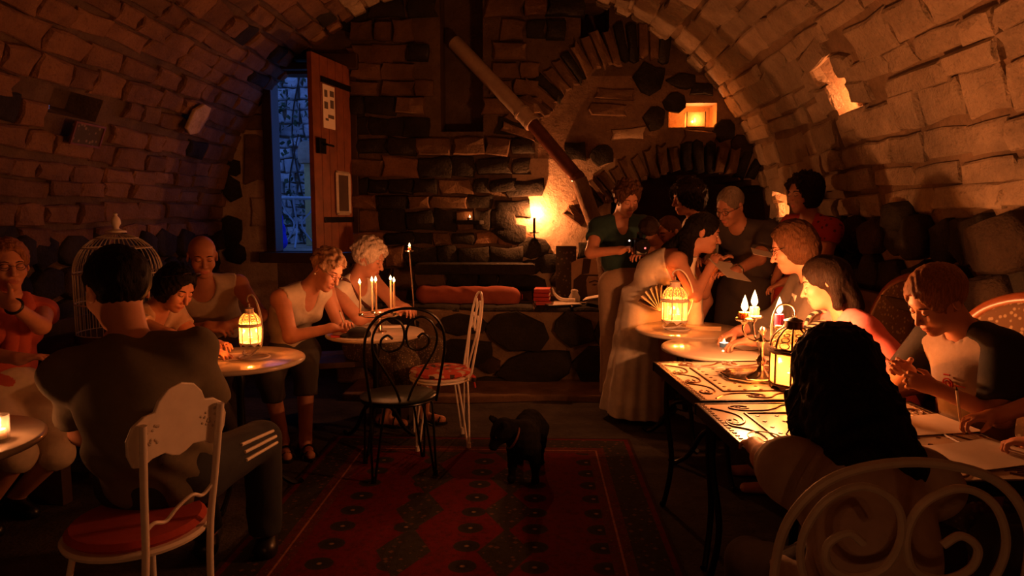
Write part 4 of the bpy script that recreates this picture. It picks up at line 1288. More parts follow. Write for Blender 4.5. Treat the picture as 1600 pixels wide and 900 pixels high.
# ---- white chair with the cloud shaped panel back
loc, rz = T((-1.285, 2.075, 0), 156)
pc = thing('panel_chair', 'white metal chair with a cloud shaped panel back holding the grey shirted man', 'chair', loc, rz)
zs = .45
mb = MB(); mb.lathe([(0, zs - .012), (.20, zs - .016), (.214, zs - .010), (.218, zs), (.21, zs + .008), (0, zs + .002)], n=40); mb.build('seat', M['white_metal'], pc)
mb = MB(); mb.lathe([(0, zs + .005), (.19, zs + .007), (.205, zs + .022), (.19, zs + .038), (0, zs + .042)], n=32); mb.build('cushion', M['red_cloth'], pc)
def PB(u, z): return v3((u, -.195 - .12 * (z - zs), z))
for sg in (-1, 1):
    mb = MB(); mb.tube(spline([PB(sg * .12, .03) + v3((0, -.05, 0)), PB(sg * .118, .25) + v3((0, -.01, 0)), PB(sg * .115, .46), PB(sg * .125, .64), PB(sg * .135, .86)], 6), .0115, 10); mb.build('rear_post', M['white_metal'], pc)
    mb = MB(); mb.tube(spline([(sg * .13, .12, zs - .02), (sg * .15, .15, .25), (sg * .16, .17, .012)], 6), .0105, 10); mb.build('front_leg', M['white_metal'], pc)
top_ = [(-.168, .73), (-.172, .775), (-.155, .815), (-.12, .838), (-.088, .842), (-.075, .872), (-.045, .903), (0, .915), (.045, .903), (.075, .872), (.088, .842), (.12, .838), (.155, .815), (.172, .775), (.168, .73)]
bot_ = [(.15, .69), (.12, .683), (.09, .70), (.05, .705), (.025, .69), (0, .682), (-.025, .69), (-.05, .705), (-.09, .70), (-.12, .683), (-.15, .69)]
mb = MB(); mb.prism([(u, z + .045 - zs) for u, z in top_ + bot_], PB(0, zs) + v3((0, .014, 0)), (1, 0, 0), nrm((0, -.12, 1)), nrm((0, 1, .12)), .012); mb.build('back_panel', M['white_metal'], pc, smooth=False, bevel=.004)
mb = MB()
rn = random.Random(4)
for sg in (-1, 1):
    for _ in range(16):
        u, z = sg * .10 + rn.uniform(-.03, .03), .82 + rn.uniform(-.035, .035)
        mb.ball(PB(u, z) + v3((0, .014, 0)), (.005, .003, .005), 6, 4)
mb.build('pressed_flowers', M['white_metal_worn'], pc)
mb = MB(); mb.tube(spline([PB(-.117, .53), PB(-.09, .545), PB(-.05, .535), PB(-.01, .565), PB(.04, .585), PB(.08, .57), PB(.121, .60)], 5), .006, 8); mb.build('back_rail', M['white_metal'], pc)

# ---- upholstered armchairs along the right wall
def armchair(loc, heading, label, w=.56):
    loc, rz = T(loc, heading)
    t = thing('armchair', label, 'chair', loc, rz)
    def B(u, z): return v3((u, -.26 - .20 * (z - .44), z))
    arch = [(-.25, .50), (-.29, .72), (-.27, .92), (-.18, 1.06), (0, 1.12), (.18, 1.06), (.27, .92), (.29, .72), (.25, .50)]
    k = w / .56
    mb = MB(); mb.tube(spline([B(u * k, z) for u, z in arch], 6), .034, 10); mb.build('back_frame', M['wood_red'], t)
    poly = [tuple(p) for p in [(u * k * .93, z) for u, z in arch]]
    pts = spline([v3((u, z, 0)) for u, z in poly], 4)
    mb = MB(); mb.prism([(p[0], p[1] - .44) for p in pts], B(0, .44) + v3((0, -.02, 0)), (1, 0, 0), nrm((0, -.20, 1)), nrm((0, 1, .2)), .055); mb.build('back_pad', M['upholstery'], t, smooth=False, bevel=.02)
    mb = MB(); mb.box((0, 0, .40), (w * .95, .50, .12)); mb.build('seat', M['upholstery'], t, smooth=False, bevel=.035)
    for sg in (-1, 1):
        mb = MB(); mb.tube(spline([B(sg * .285 * k, .70), (sg * .30 * k, -.12, .69), (sg * .30 * k, .10, .66), (sg * .30 * k, .20, .62), (sg * .29 * k, .21, .52), (sg * .27 * k, .20, .40)], 5), .024, 10); mb.build('arm', M['wood_red'], t)
        for y in (-.22, .21):
            mb = MB(); mb.tube([(sg * .24 * k, y, .36), (sg * .25 * k, y * 1.08, .01)], [.026, .018], 8); mb.build('leg', M['wood_red'], t)
    return t
armchair((1.65, 2.66, 0), 200, 'red wooden armchair with floral oval back behind the boy', .62)
armchair((1.66, 3.72, 0), 185, 'floral backed armchair in shadow behind the bending child in pink')
armchair((1.74, 1.90, 0), 160, 'floral backed armchair mostly beyond the right edge of the photo')
# ---- dark settle along the right wall: slatted panels
t = thing('settle', 'long dark wooden settle with panelled back against the right wall', 'bench', (2.05, 3.6, 0))
mb = MB(); mb.box((-.04, 0, .98), (.06, 2.9, .06)); mb.box((-.04, 0, .50), (.06, 2.9, .05)); mb.build('back_rail', M['wood_dark'], t, smooth=False, bevel=.006)
for i in range(9):
    mb = MB(); mb.box((-.03, -1.29 + .3225 * i, .74), (.03, .26, .46)); mb.build('back_panel', M['wood_dark'], t, smooth=False, bevel=.01)
# ---- benches on the left
def bench_seat(a, b, depth, label, z=.44, back=True, side=1):
    a, b = v3(a), v3(b); d = nrm(b - a); n = v3((d[1], -d[0], 0)) * side; L_ = np.linalg.norm(b - a)
    t = thing('bench', label, 'bench', tuple((a + b) / 2))
    R = np.column_stack([d, n, (0, 0, 1)])
    for k in range(3):
        mb = MB(); mb.box(n * (depth * (k - 1) / 3) + v3((0, 0, z - .02)), (L_, depth / 3 - .008, .04), R); mb.build('seat_board', M['wood_dark'], t, smooth=False, bevel=.004)
    for s_ in (-1, 0, 1):
        mb = MB(); mb.box(d * s_ * (L_ / 2 - .12) + v3((0, 0, (z - .04) / 2)), (.06, depth - .06, z - .04), R); mb.build('leg', M['wood_dark'], t, smooth=False, bevel=.004)
    if back:
        mb = MB(); mb.box(-n * (depth / 2 - .02) + v3((0, 0, z + .26)), (L_, .03, .34), R); mb.build('backrest', M['wood_dark'], t, smooth=False, bevel=.006)
    return t
bench_seat((-2.72, 2.5, 0), (-2.45, 4.1, 0), .48, 'dark wooden bench along the left wall under the woman in red', side=1)
bench_seat((-2.45, 4.52, 0), (-.88, 4.98, 0), .46, 'dark wooden bench below the door under the two women in white', z=.45, back=False)

# ---- rug
def rug_mat():
    m = NT('persian_rug'); p = m.pos()
    sp = m.new('SeparateXYZ'); m.l(p, sp.inputs[0])
    x = m.math('SUBTRACT', sp.outputs[0], -1.317); x2 = m.math('SUBTRACT', .613, sp.outputs[0])
    y = m.math('SUBTRACT', 4.36, sp.outputs[1]); y2 = m.math('SUBTRACT', sp.outputs[1], 1.2)
    d = m.math('MINIMUM', m.math('MINIMUM', x, x2), m.math('MINIMUM', y, y2))
    nz = m.noise(p, 38.0, 3.0)
    v = m.new('TexVoronoi'); v.inputs['Scale'].default_value = 26; v.distance = 'MANHATTAN'; m.l(p, v.inputs['Vector'])
    mot = m.ramp(v.outputs['Distance'], [(0.30, (0.12, 0.055, 0.028)), (0.42, (0.035, 0.03, 0.022))])
    v2 = m.new('TexVoronoi'); v2.inputs['Scale'].default_value = 48; v2.distance = 'MANHATTAN'; m.l(p, v2.inputs['Vector'])
    mot2 = m.ramp(v2.outputs['Distance'], [(0.3, (0.15, 0.055, 0.03)), (0.42, (0.045, 0.032, 0.022)), (0.6, (0.10, 0.02, 0.015))])
    red = (0.115, 0.009, 0.008, 1)
    # medallions: ovals on a lattice, and two columns of light lozenges
    u = m.math('ABSOLUTE', m.math('SUBTRACT', sp.outputs[0], -.352))
    fx = m.math('SUBTRACT', m.math('MODULO', m.math('ADD', sp.outputs[0], 10.352), .30), .15)
    fy = m.math('SUBTRACT', m.math('MODULO', m.math('ADD', sp.outputs[1], 10.0), .175), .0875)
    rr = m.math('SQRT', m.math('ADD', m.math('POWER', m.math('DIVIDE', fx, .062), 2.0), m.math('POWER', m.math('DIVIDE', fy, .055), 2.0)))
    gul = m.ramp(rr, [(0.10, (0.26, 0.15, 0.08)), (0.22, (0.02, 0.018, 0.016)), (0.92, (0.03, 0.024, 0.018)), (1.0, red[:3])])
    fy3 = m.math('SUBTRACT', m.math('MODULO', m.math('ADD', sp.outputs[1], 10.0), .42), .21)
    lz = m.math('ADD', m.math('ABSOLUTE', m.math('DIVIDE', m.math('SUBTRACT', u, .22), .13)), m.math('ABSOLUTE', m.math('DIVIDE', fy3, .25)))
    field = m.mix(m.ramp(lz, [(0.9, 1.0), (0.95, 0.0)]), gul, mot)
    out = mot2
    def band(a, b, c):
        nonlocal out
        f = m.math('MULTIPLY', m.math('GREATER_THAN', d, a), m.math('LESS_THAN', d, b))
        out = m.mix(f, out, c)
    band(-1, .018, (0.04, 0.02, 0.015, 1)); band(.018, .045, (0.11, 0.012, 0.010, 1)); band(.045, .19, mot); band(.235, .245, (0.30, 0.12, 0.06, 1)); band(.255, .29, mot2); band(.29, 9, field)
    out = m.mix(m.ramp(nz, [(0.45, 0.0), (0.75, 0.55)]), out, (0.015, 0.012, 0.01, 1))
    m.l(out, m.bsdf.inputs['Base Color']); m.bsdf.inputs['Roughness'].default_value = 0.95
    m.bsdf.inputs['Specular IOR Level'].default_value = 0.1
    m.bump(m.noise(p, 220.0, 2.0), 0.5, 0.004)
    return m.m
M['rug'] = rug_mat()
mb = MB(); mb.box((-.352, 2.78, .006), (1.93, 3.16, .012)); rug = mb.build('rug', M['rug'], None, smooth=False); tag(rug, 'dark red patterned oriental rug lying in the middle of the floor', 'rug')

# ---- stove pipe
t = thing('stove_pipe', 'diagonal metal stove pipe rising to the flue in the back wall', 'pipe', (0.65, 6.1, .66))
b = v3((0.65, 6.1, .66))
P0, P1, P2, P3 = v3((-.78, 6.64, 3.10)), v3((-.045, 6.30, 2.30)), v3((.38, 6.22, 1.79)), v3((.60, 6.18, 1.20))
M['pipe_grey'] = simple('dull_grey_pipe', (0.46, 0.36, 0.27), 0.5, 0.2, 0.1)
M['pipe_red'] = simple('dark_enamel_pipe', (0.12, 0.045, 0.03), 0.16, 0.3, 0.2)
mb = MB(); mb.tube([P0 - b, P1 - b], .070, 20); mb.build('upper_pipe', M['pipe_grey'], t, angle=60)
mb = MB(); mb.tube([P1 - b + (P1 - P2) * .02, P2 - b], .062, 20); mb.build('lower_pipe', M['pipe_red'], t, angle=60)
mb = MB(); dj = nrm(P0 - P1)
for q, r in ((0.0, .079), (.05, .076), (.14, .079)): mb.tube([P1 - b + dj * (q - .012), P1 - b + dj * (q + .012)], r, 20)
mb.tube([P1 - b, P1 - b + dj * .14], .074, 20); mb.build('collar', M['pipe_grey'], t, angle=60)
mb = MB(); 
for i in range(5):
    p = P2 - b + nrm(P1 - P2) * (.03 - .02 * i) if i < 2 else P2 - b + nrm(P3 - P2) * (.02 * (i - 1)); mb.ball(p, .070, 16, 8)
mb.build('elbow', M['pipe_red'], t)
mb = MB(); mb.tube([P2 - b, P3 - b, v3((.66, 6.15, .70)) - b], .072, 20); mb.build('stem_pipe', M['brown_stone'], t, angle=60)
mb = MB(); mb.lathe([(.0, 0), (.2, 0), (.2, .03), (.11, .06), (.09, .10), (0, .10)], n=20); mb.build('foot', M['iron'], t)

# ---- things on the stone bench
t = thing('bolster', 'long dull red cushion lying on the stone bench', 'cushion', (-.60, 6.08, BT + .02))
g = SDF((-1.3, 5.8, .6), (.1, 6.4, .95), .014)
g.apply(pcone((-1.0, 6.1, .755), (-.22, 6.06, .745), .085, .09, 0)); g.folds(.005)
V_, F_ = g.mesh(); me = mesh_np('cover', V_ - v3((-.60, 6.08, BT + .02)), F_, cloth('dull_red_velvet', (0.36, 0.09, 0.05))); o = bpy.data.objects.new('cover', me); col.objects.link(o); o.parent = t
mb = MB(); mb.lathe([(0, 0), (.03, .0), (.02, .012), (0, .014)], v3((-.13, 6.06, .745)) - v3((-.60, 6.08, BT + .02)), 12, frame((1, 0, 0))); mb.build('end_button', M['red_cloth'], t)
for i in range(4):
    zb = BT + .032 + .036 * i
    t = thing('book', ['red paperback at the bottom of the small stack on the stone bench', 'red paperback second from the bottom of the small stack', 'red paperback second from the top of the small stack', 'red paperback lying on top of the small stack on the bench'][i], 'book', (.055, 5.97, zb), rn.uniform(-.15, .15), 'red books stacked on the stone bench')
    mb = MB(); mb.box((0, 0, .016), (.125, .17, .024)); mb.build('pages', M['paper'], t, smooth=False)
    mb = MB(); mb.box((0, -.002, .0305), (.135, .18, .004)); mb.box((0, -.002, .003), (.135, .18, .004)); mb.box((0, -.088, .0165), (.135, .006, .030)); mb.build('cover', M['book_red'], t, smooth=False, bevel=.001)
# framed relief panel and portrait print
M['panel_print'] = floral_mat('engraved_panel', (0.07, 0.055, 0.04), (0.24, 0.18, 0.12), 30)
t = thing('relief_panel', 'tall narrow grey engraved panel leaning on the plaster', 'picture', (.275, 6.28, BT + .03))
Rp = np.array([[1, 0, 0], [0, .98, .17], [0, -.17, .98]]) @ rotz(.0)
mb = MB(); mb.box((0, 0.03, .25), (.18, .02, .50), Rp); mb.build('board', M['panel_print'], t, smooth=False, bevel=.003)
mb = MB()
for x in (-.088, .088): mb.box((x, .018, .25), (.012, .03, .5), Rp)
for z in (0.005, .495): mb.box((0, .018 + (z - .25) * .17, .25 + (z - .25) * .98), (.18, .03, .012), Rp)
mb.build('frame', M['wood_dark'], t, smooth=False)
M['print_bg'] = simple('sepia_paper', (0.52, 0.38, 0.26), 0.8)
M['print_dark'] = simple('sepia_ink', (0.06, 0.035, 0.022), 0.8)
M['print_mid'] = simple('sepia_midtone', (0.36, 0.23, 0.15), 0.8)
t = thing('portrait_print', 'sepia portrait print of a half shadowed face under a dark headdress', 'picture', (.50, 6.16, BT + .03))
Rq = np.array([[1, 0, 0], [0, .97, .24], [0, -.24, .97]])
def flat(name, mat, pts, lift):
    mb = MB(); mb.prism(pts, v3((0, -.004 * lift, 0)), (1, 0, 0), Rq @ v3((0, 0, 1)), Rq @ v3((0, -1, 0)), .003); return mb.build(name, mat, t, smooth=False)
flat('sheet', M['print_bg'], [(-.18, 0), (.18, 0), (.175, .26), (.10, .40), (-.10, .40), (-.18, .36)], 0)
flat('shaded_hair', M['print_dark'], [(-.17, .0), (-.03, 0), (-.04, .10), (-.045, .20), (-.03, .235), (.09, .235), (.13, .24), (.13, .255), (.08, .25), (-.10, .25), (-.16, .2)], 1.0)
flat('face_tone', M['print_mid'], [(-.04, .05), (.02, .02), (.07, .03), (.085, .07), (.080, .09), (.10, .125), (.09, .16), (.09, .225), (-.03, .225), (-.05, .15)], 1.0)
flat('brow_mark', M['print_dark'], [(-.02, .185), (.03, .20), (.075, .19), (.075, .18), (.03, .187), (-.02, .172)], 1.9)
flat('eye_mark', M['print_dark'], [(.0, .155), (.03, .165), (.055, .158), (.03, .148)], 1.9)
flat('nose_mark', M['print_dark'], [(.055, .10), (.085, .105), (.08, .115), (.06, .115)], 1.9)
flat('mouth_mark', M['print_dark'], [(.025, .066), (.055, .072), (.082, .068), (.055, .058)], 1.9)
flat('headdress', M['print_dark'], [(-.09, .25), (-.02, .26), (.0, .39), (-.07, .40)], 1.0)
# loose sheets and a small jar on the bench
for i, (x, y, w, h, a, lb) in enumerate(((.22, 5.92, .30, .20, .3, 'loose pale sheets at the front edge of the stone bench'), (.60, 5.96, .36, .22, -.2, 'curled pale booklet lying below the portrait print'), (.62, 6.0, .30, .2, .5, 'second curled booklet under the pale one below the portrait'))):
    t = thing('booklet', lb, 'paper', (x, y, BT + .032 + (.03 if i == 1 else 0)), a)
    mb = MB(); n = 8
    vs_ = [(-w / 2 + w * k / n, sy * h / 2, .010 + .03 * abs(math.sin(PI * k / n)) * (i > 0) + zz) for zz in (0, .006) for sy in (-1, 1) for k in range(n + 1)]
    m_ = n + 1
    fs = []
    for k in range(n):
        fs += [(k, k + 1, m_ + k + 1, m_ + k), (2 * m_ + k, 3 * m_ + k, 3 * m_ + k + 1, 2 * m_ + k + 1), (k, 2 * m_ + k, 2 * m_ + k + 1, k + 1), (m_ + k, m_ + k + 1, 3 * m_ + k + 1, 3 * m_ + k)]
    mb.add(vs_, fs); mb.build('pages', M['paper'], t)
t = thing('jar', 'small pale round jar in front of the relief panel', 'jar', (.34, 6.04, BT + .03))
mb = MB(); mb.lathe([(0, 0), (.035, 0), (.05, .03), (.05, .06), (.035, .085), (.03, .10), (.034, .105), (0, .105)], n=20); mb.build('body', M['white_metal_worn'], t)
mb = MB(); mb.lathe([(0, .105), (.034, .105), (.03, .12), (.01, .125), (0, .13)], n=16); mb.build('lid', M['white_metal_worn'], t)
t = thing('tusk', 'curved pale horn lying across the bench before the relief panel', 'horn', (.24, 6.02, BT + .03))
mb = MB(); pts = spline([(-.10, 0, .14), (-.07, -.02, .08), (-.01, -.03, .04), (.10, -.04, .03)], 6); mb.tube(pts, np.linspace(.008, .022, len(pts)), 10); mb.build('shell', M['paper'], t)

# ---- dome of the wire bird cage
t = thing('birdcage', 'domed wire birdcage with a turned finial behind the dark haired man', 'cage', (-2.38, 3.80, 0))
r = .225
b0 = -2.42, 3.72
mb = MB()
for k in range(40):
    a = 2 * PI * k / 40
    mb.tube([v3((r * math.cos(a), r * math.sin(a), .80))] + [v3((r * math.cos(q) * math.cos(a), r * math.cos(q) * math.sin(a), 1.14 + r * .98 * math.sin(q))) for q in np.linspace(0, PI / 2 * .98, 9)], .0022, 4, cap=False)
o = mb.build('wires', M['white_metal_worn'], t); o['kind'] = 'stuff'
for z, rr in ((.80, r), (.97, r), (1.14, r), (1.14 + r * .62, r * .775), (1.14 + r * .86, r * .48)):
    mb = MB(); mb.tube([(rr * math.cos(a), rr * math.sin(a), z) for a in np.linspace(0, 2 * PI, 36, endpoint=False)], .004, 6, True); mb.build('hoop', M['white_metal_worn'], t)
mb = MB(); mb.lathe([(0, 1.365), (.055, 1.365), (.05, 1.375), (.018, 1.385), (.014, 1.395), (.026, 1.415), (.024, 1.44), (.010, 1.46), (.012, 1.47), (0, 1.48)], n=18); mb.build('finial', M['white_metal'], t)
mb = MB(); mb.lathe([(0, .76), (r + .01, .76), (r + .01, .80), (0, .80)], n=32); mb.build('tray', M['wood_dark'], t)
mb = MB()
for k in range(3):
    a = 2 * PI * k / 3; mb.tube([(.2 * math.cos(a), .2 * math.sin(a), .76), (.22 * math.cos(a), .22 * math.sin(a), .0)], .014, 8)
mb.build('stand', M['wood_dark'], t)

# ---- on the walls
p, u, n = vault(s_of(2.0, False), 4.30)
t = thing('decorated_tile', 'small dark ornate picture tile set into the left wall below the niche', 'tile', tuple(p + n * .075))
Rw = np.column_stack([v3((0, 1, 0)), -u, n])
mb = MB(); mb.box((0, 0, 0), (.28, .14, .02), Rw); mb.build('plaque', M['panel_print'], t, smooth=False, bevel=.003)
mb = MB()
for a, b, c, d in ((0, .068, .29, .012), (0, -.068, .29, .012), (-.138, 0, .012, .14), (.138, 0, .012, .14)): mb.box(Rw @ v3((a, b, .012)), (c, d, .012), Rw)
mb.build('border', M['door_wood'], t, smooth=False)
p, u, n = vault(s_of(2.28, False), 5.46)
t = tag(MB().prism([(-.11, -.10), (-.02, -.14), (.09, -.11), (.12, .02), (.10, .12), (-.02, .13), (-.12, .06)], (0, 0, 0), v3((0, 1, 0)), -u, n, .03).build('pale_slab', M['plaster'], None, smooth=False, bevel=.008), 'pale smooth stone slab fixed on the left vault', 'stone')
t.location = tuple(p + n * .085)
# ================================================================== CANDLES AND LANTERNS
def flame(parent, base, h=.05, r=.010, watts=1.0, small=False, name='flame'):
    base = v3(base)
    mb = MB(); mb.lathe([(0, 0), (r * .55, h * .06), (r, h * .26), (r * .82, h * .48), (r * .42, h * .76), (0, h)], base, 12)
    o = mb.build(name, M['flame_small' if small else 'flame'], parent)
    if watts > 0: flame_light(parent, tuple(base + v3((0, 0, h * .45))), watts, r=.010)
    return o
def candle(name, label, loc, r, h, wax, watts, fh=.045, group=None, drips=0, fr=.010):
    t = thing(name, label, 'candle', loc, 0, group)
    mb = MB(); mb.lathe([(0, 0), (r, 0), (r, h * .9), (r * .96, h), (r * .5, h - r * .15), (0, h - r * .25)], n=18); w = mb.build('wax', wax, t)
    if drips:
        rn = random.Random(int(h * 1e4)); mb = MB()
        for k in range(drips):
            a = rn.uniform(0, 6.28); l = rn.uniform(.3, .9) * h; p = v3((math.cos(a) * r, math.sin(a) * r, h))
            mb.tube([p * v3((.9, .9, 1)), p - v3((0, 0, l * .5)), p * v3((1.05, 1.05, 1)) - v3((0, 0, l))], [.0025, .0035, .005], 6)
        mb.build('drips', wax, w)
    mb = MB(); mb.tube([(0, 0, h - r * .3), (0, 0, h + .006)], .0014, 5); mb.build('wick', M['wick'], t)
    flame(t, (0, 0, h + .003), fh, fr, watts, watts < .5)
    return t
def tealight(label, loc, watts, mat, group=None, fh=.028):
    t = thing('tealight', label, 'candle', loc, 0, group)
    mb = MB(); mb.lathe([(0, 0), (.024, 0), (.027, .024), (.0255, .024), (.024, .012), (0, .012)], n=24); mb.build('cup', mat, t)
    mb = MB(); mb.lathe([(0, .0125), (.0235, .0125), (.023, .017), (0, .0165)], n=20); mb.build('wax', M['wax'], t)
    mb = MB(); mb.tube([(0, 0, .016), (0, 0, .023)], .0012, 5); mb.build('wick', M['wick'], t)
    flame(t, (0, 0, .021), fh, .0075, watts, True)
    return t

def lantern(loc, r, mat, label, watts, hang=.085, side=0.0, stand=True, k=1.0, candles=1, oy=0.0):
    """octagonal pierced lantern; hangs from a curved stand whose rod bulges towards the heading 'side'"""
    t = thing('lantern', label, 'lantern', loc)
    zb = hang
    n = 8; H = .115 * k; zt = zb + H; q = r
    ang = [2 * PI * i / n + PI / n for i in range(n)]
    P = lambda rr, i, z: v3((rr * math.cos(ang[i % n]), rr * math.sin(ang[i % n]), z))
    for i in range(n):
        mb = MB(); mb.tube([P(q, i, zb), P(q, i, zt)], .0036 * k, 6); mb.build('post', mat, t)
        a, b = P(q * .98, i, 0), P(q * .98, i + 1, 0); m_ = (a + b) / 2; d = nrm(b - a); nn = nrm(m_)
        mb = MB(); mb.box(m_ + v3((0, 0, (zb + zt) / 2)), (np.linalg.norm(b - a) * .92, .0016, H * .97), np.column_stack([d, nn, (0, 0, 1)])); mb.build('pane', M['pane'], t, smooth=False)
    mb = MB()
    for i in range(n):     # zigzag skirt
        a, b = P(q * 1.02, i, 0), P(q * 1.02, i + 1, 0); d = b - a
        mb.prism([(0, .006), (1, .006), (.82, -.004), (.5, -.018 * k), (.18, -.004)], a + v3((0, 0, zb)), d, (0, 0, 1), nrm((a + b) / 2), .0022)
    mb.build('skirt', mat, t, smooth=False)
    for z, rr, th in ((zb, q, .0045), (zt, q * 1.10, .006), (zt + .010 * k, q * 1.06, .005)):
        mb = MB(); mb.tube([P(rr, i, z) for i in range(n)], th * k, 6, True); mb.build('belt', mat, t)
    dome = [(1.0, .012), (.97, .032), (.86, .052), (.66, .070), (.42, .083)]
    for i in range(n):
        mb = MB(); mb.tube([P(q * f, i, zt + z * k) for f, z in dome], .0034 * k, 6); mb.build('dome_rib', mat, t)
    mb = MB()
    for i in range(n):     # filigree curls between the ribs
        for j in range(3):
            f, z = [(.98, .024), (.90, .044), (.74, .060)][j]
            c = (P(q * f * .97, i, zt + z * k) + P(q * f * .97, i + 1, zt + z * k)) / 2; rr = [.016, .013, .009][j] * k * q / .08
            nn = nrm(c - v3((0, 0, zt)) + v3((0, 0, .01))); R = frame(nn, (0, 0, 1))
            mb.tube([c + R @ v3((rr * .62 * math.cos(a), rr * math.sin(a), 0)) for a in np.linspace(0, 2 * PI, 9, endpoint=False)], .0020 * k, 5, True)
    mb.build('filigree', mat, t)
    mb = MB(); mb.lathe([(q * .97, zt + .012 * k), (q * .95, zt + .03 * k), (q * .83, zt + .05 * k), (q * .64, zt + .068 * k), (q * .4, zt + .08 * k)], n=8, R=rotz(PI / 8)); mb.build('dome_glass', M['pane'], t, smooth=False)
    zc = zt + .083 * k
    mb = MB(); mb.lathe([(q * .44, zc - .004), (q * .40, zc + .022 * k), (q * .47, zc + .026 * k), (q * .10, zc + .036 * k), (0, zc + .038 * k)], n=18); mb.build('cap', mat, t)
    zh = zc + .046 * k
    mb = MB(); mb.tube([(0, .010 * math.cos(a) * k, zh + .010 * math.sin(a) * k) for a in np.linspace(0, 2 * PI, 12, endpoint=False)], .002, 5, True); mb.build('hanging_ring', mat, t)
    mb = MB(); mb.lathe([(0, zb + .002), (q * .96, zb + .002), (q * .96, zb + .006), (0, zb + .006)], n=8, R=rotz(PI / 8)); mb.build('floor_plate', mat, t)
    if stand:
        d = hd(side); top = zh + .012
        pts = [(-.012, top + .004), (-.016, top + .022), (0, top + .040), (.03, top + .042), (.065, top + .010), (.100, top - .07), (.108, top - .15), (.090, top - .22), (.055, .045), (.0, .012), (-.055, .010), (-.068, .024), (-.055, .034)]
        mb = MB(); mb.tube(spline([d * u * (q / .075) + v3((0, 0, z)) for u, z in pts], 6), .0045, 8); mb.build('stand_rod', mat, t)
        mb = MB(); mb.tube([(d[0] * .02 + .075 * math.cos(a), d[1] * .02 + .075 * math.sin(a), .005) for a in np.linspace(0, 2 * PI, 28, endpoint=False)], .0045, 8, True); mb.build('stand_base', mat, t)
    for c in range(candles):
        off = (0, 0, 0) if candles == 1 else ((-.022, .0, 0), (.022, 0, 0))[c]
        cz = loc[2] + zb + .0065
        cl = candle('lantern_candle', label.split(' lantern')[0] + ' lantern: its ' + ('' if candles == 1 else ('left ' if c == 0 else 'right ')) + 'inner candle', (loc[0] + off[0], loc[1] + off[1], cz), .015 * k, .030 * k, M['wax'], watts / candles, .042)
    return t
ZT = .7305
lantern((-1.47, 3.42, ZT), .052, M['white_metal'], 'white pierced metal lantern on the left marble table', W['left_lantern'], .075, -15, True, .80)
lantern((.885, 4.36, ZT + .005), .080, M['white_metal'], 'white pierced metal lantern on the far right marble table', W['white_lantern'], .060, 0, True, 1.1, 2)
lantern((1.085, 2.885, ZT), .088, M['dark_bronze'], 'dark bronze pierced lantern beside the silver candelabra', W['dark_lantern'], .02, 120, False, 1.2)
# bent hanger behind the dark lantern
t = thing('lantern_hanger', 'thin pale arched hanger rod standing behind the dark lantern', 'hanger', (1.085, 2.99, ZT))
mb = MB(); mb.tube(spline([(-.055, 0, .005), (-.055, 0, .12), (-.055, 0, .27), (-.035, 0, .33), (.0, 0, .345), (.035, 0, .33), (.05, 0, .28)], 6), .0045, 8); mb.build('rod', M['white_metal'], t)
mb = MB(); mb.lathe([(0, 0), (.045, 0), (.045, .006), (0, .008)], (-.055, 0, 0), 20); mb.build('base', M['white_metal'], t)

# silver candelabra on its tray
tr = thing('tray', 'octagonal silver tray under the silver candelabra', 'tray', (1.02, 3.07, ZT), .1)
mb = MB(); o8 = [(.165, .05), (.11, .11), (-.11, .11), (-.165, .05), (-.165, -.05), (-.11, -.11), (.11, -.11), (.165, -.05)]
mb.prism([(x * .9, y * .9) for x, y in o8], (0, 0, 0), (1, 0, 0), (0, 1, 0), (0, 0, 1), .004); mb.build('plate', M['silver'], tr, smooth=False)
mb = MB(); mb.tube([(x, y, .012) for x, y in o8], .007, 8, True); mb.tube([(x * .93, y * .93, .006) for x, y in o8], .006, 8, True); mb.build('rim', M['silver'], tr)
cz = ZT + .0045
cd = thing('candelabra', 'silver branched candelabra with dripping candles on the tiled table', 'candelabra', (1.01, 3.05, cz))
mb = MB(); mb.lathe([(0, 0), (.062, 0), (.064, .006), (.050, .014), (.030, .022), (.016, .040), (.012, .055), (.020, .068), (.024, .078), (.016, .090), (.010, .105), (.011, .15), (.017, .165), (.010, .18), (.012, .20), (.020, .215), (.012, .228), (0, .235)], n=24); mb.build('stem', M['silver'], cd)
cups = [(-.078, .012, .262), (-.022, .055, .268), (.058, -.035, .238)]
cl = [('thick yellow candle on the left arm of the silver candelabra', M['wax_yellow'], .024, .030), ('yellow candle on the rear arm of the silver candelabra', M['wax_yellow'], .020, .042), ('purple and white candle on the right arm of the silver candelabra', M['wax_purple'], .018, .052)]
for (x, y, z), (lb, wx, rr, hh) in zip(cups, cl):
    d = nrm((x, y, 0)); L_ = math.hypot(x, y)
    mb = MB(); mb.tube(spline([(0, 0, .185), d * L_ * .35 + v3((0, 0, .165)), d * L_ * .8 + v3((0, 0, .178)), d * L_ * 1.05 + v3((0, 0, z - .045)), d * L_ + v3((0, 0, z - .02))], 6), .0055, 8); mb.build('arm', M['silver'], cd)
    mb = MB(); mb.lathe([(0, -.025), (.010, -.024), (.016, -.012), (.036, -.006), (.040, .0), (.036, .001), (.018, .002), (0, .002)], (x, y, z), 20); mb.build('drip_pan', M['silver'], cd)
    c = candle('candle', lb, (1.01 + x, 3.05 + y, cz + z + .002), rr, hh, wx, W['candelabra'] / 3, .075, 'candles on the silver candelabra', 5, .016)
for i, (x, y, z) in enumerate(cups):
    mb = MB(); rn = random.Random(i)
    for k in range(7):
        a = rn.uniform(0, 6.28); mb.ball((x + .028 * math.cos(a), y + .028 * math.sin(a), z + .004), (.011, .011, .006), 8, 5)
    mb.build('spilled_wax', M['wax'], cd)

tealight('blue glass tealight on the marble table behind the tiled tables', (1.05, 3.80, .7305), W['tealight'], simple('blue_cup', (0.08, 0.22, 0.55), 0.25))

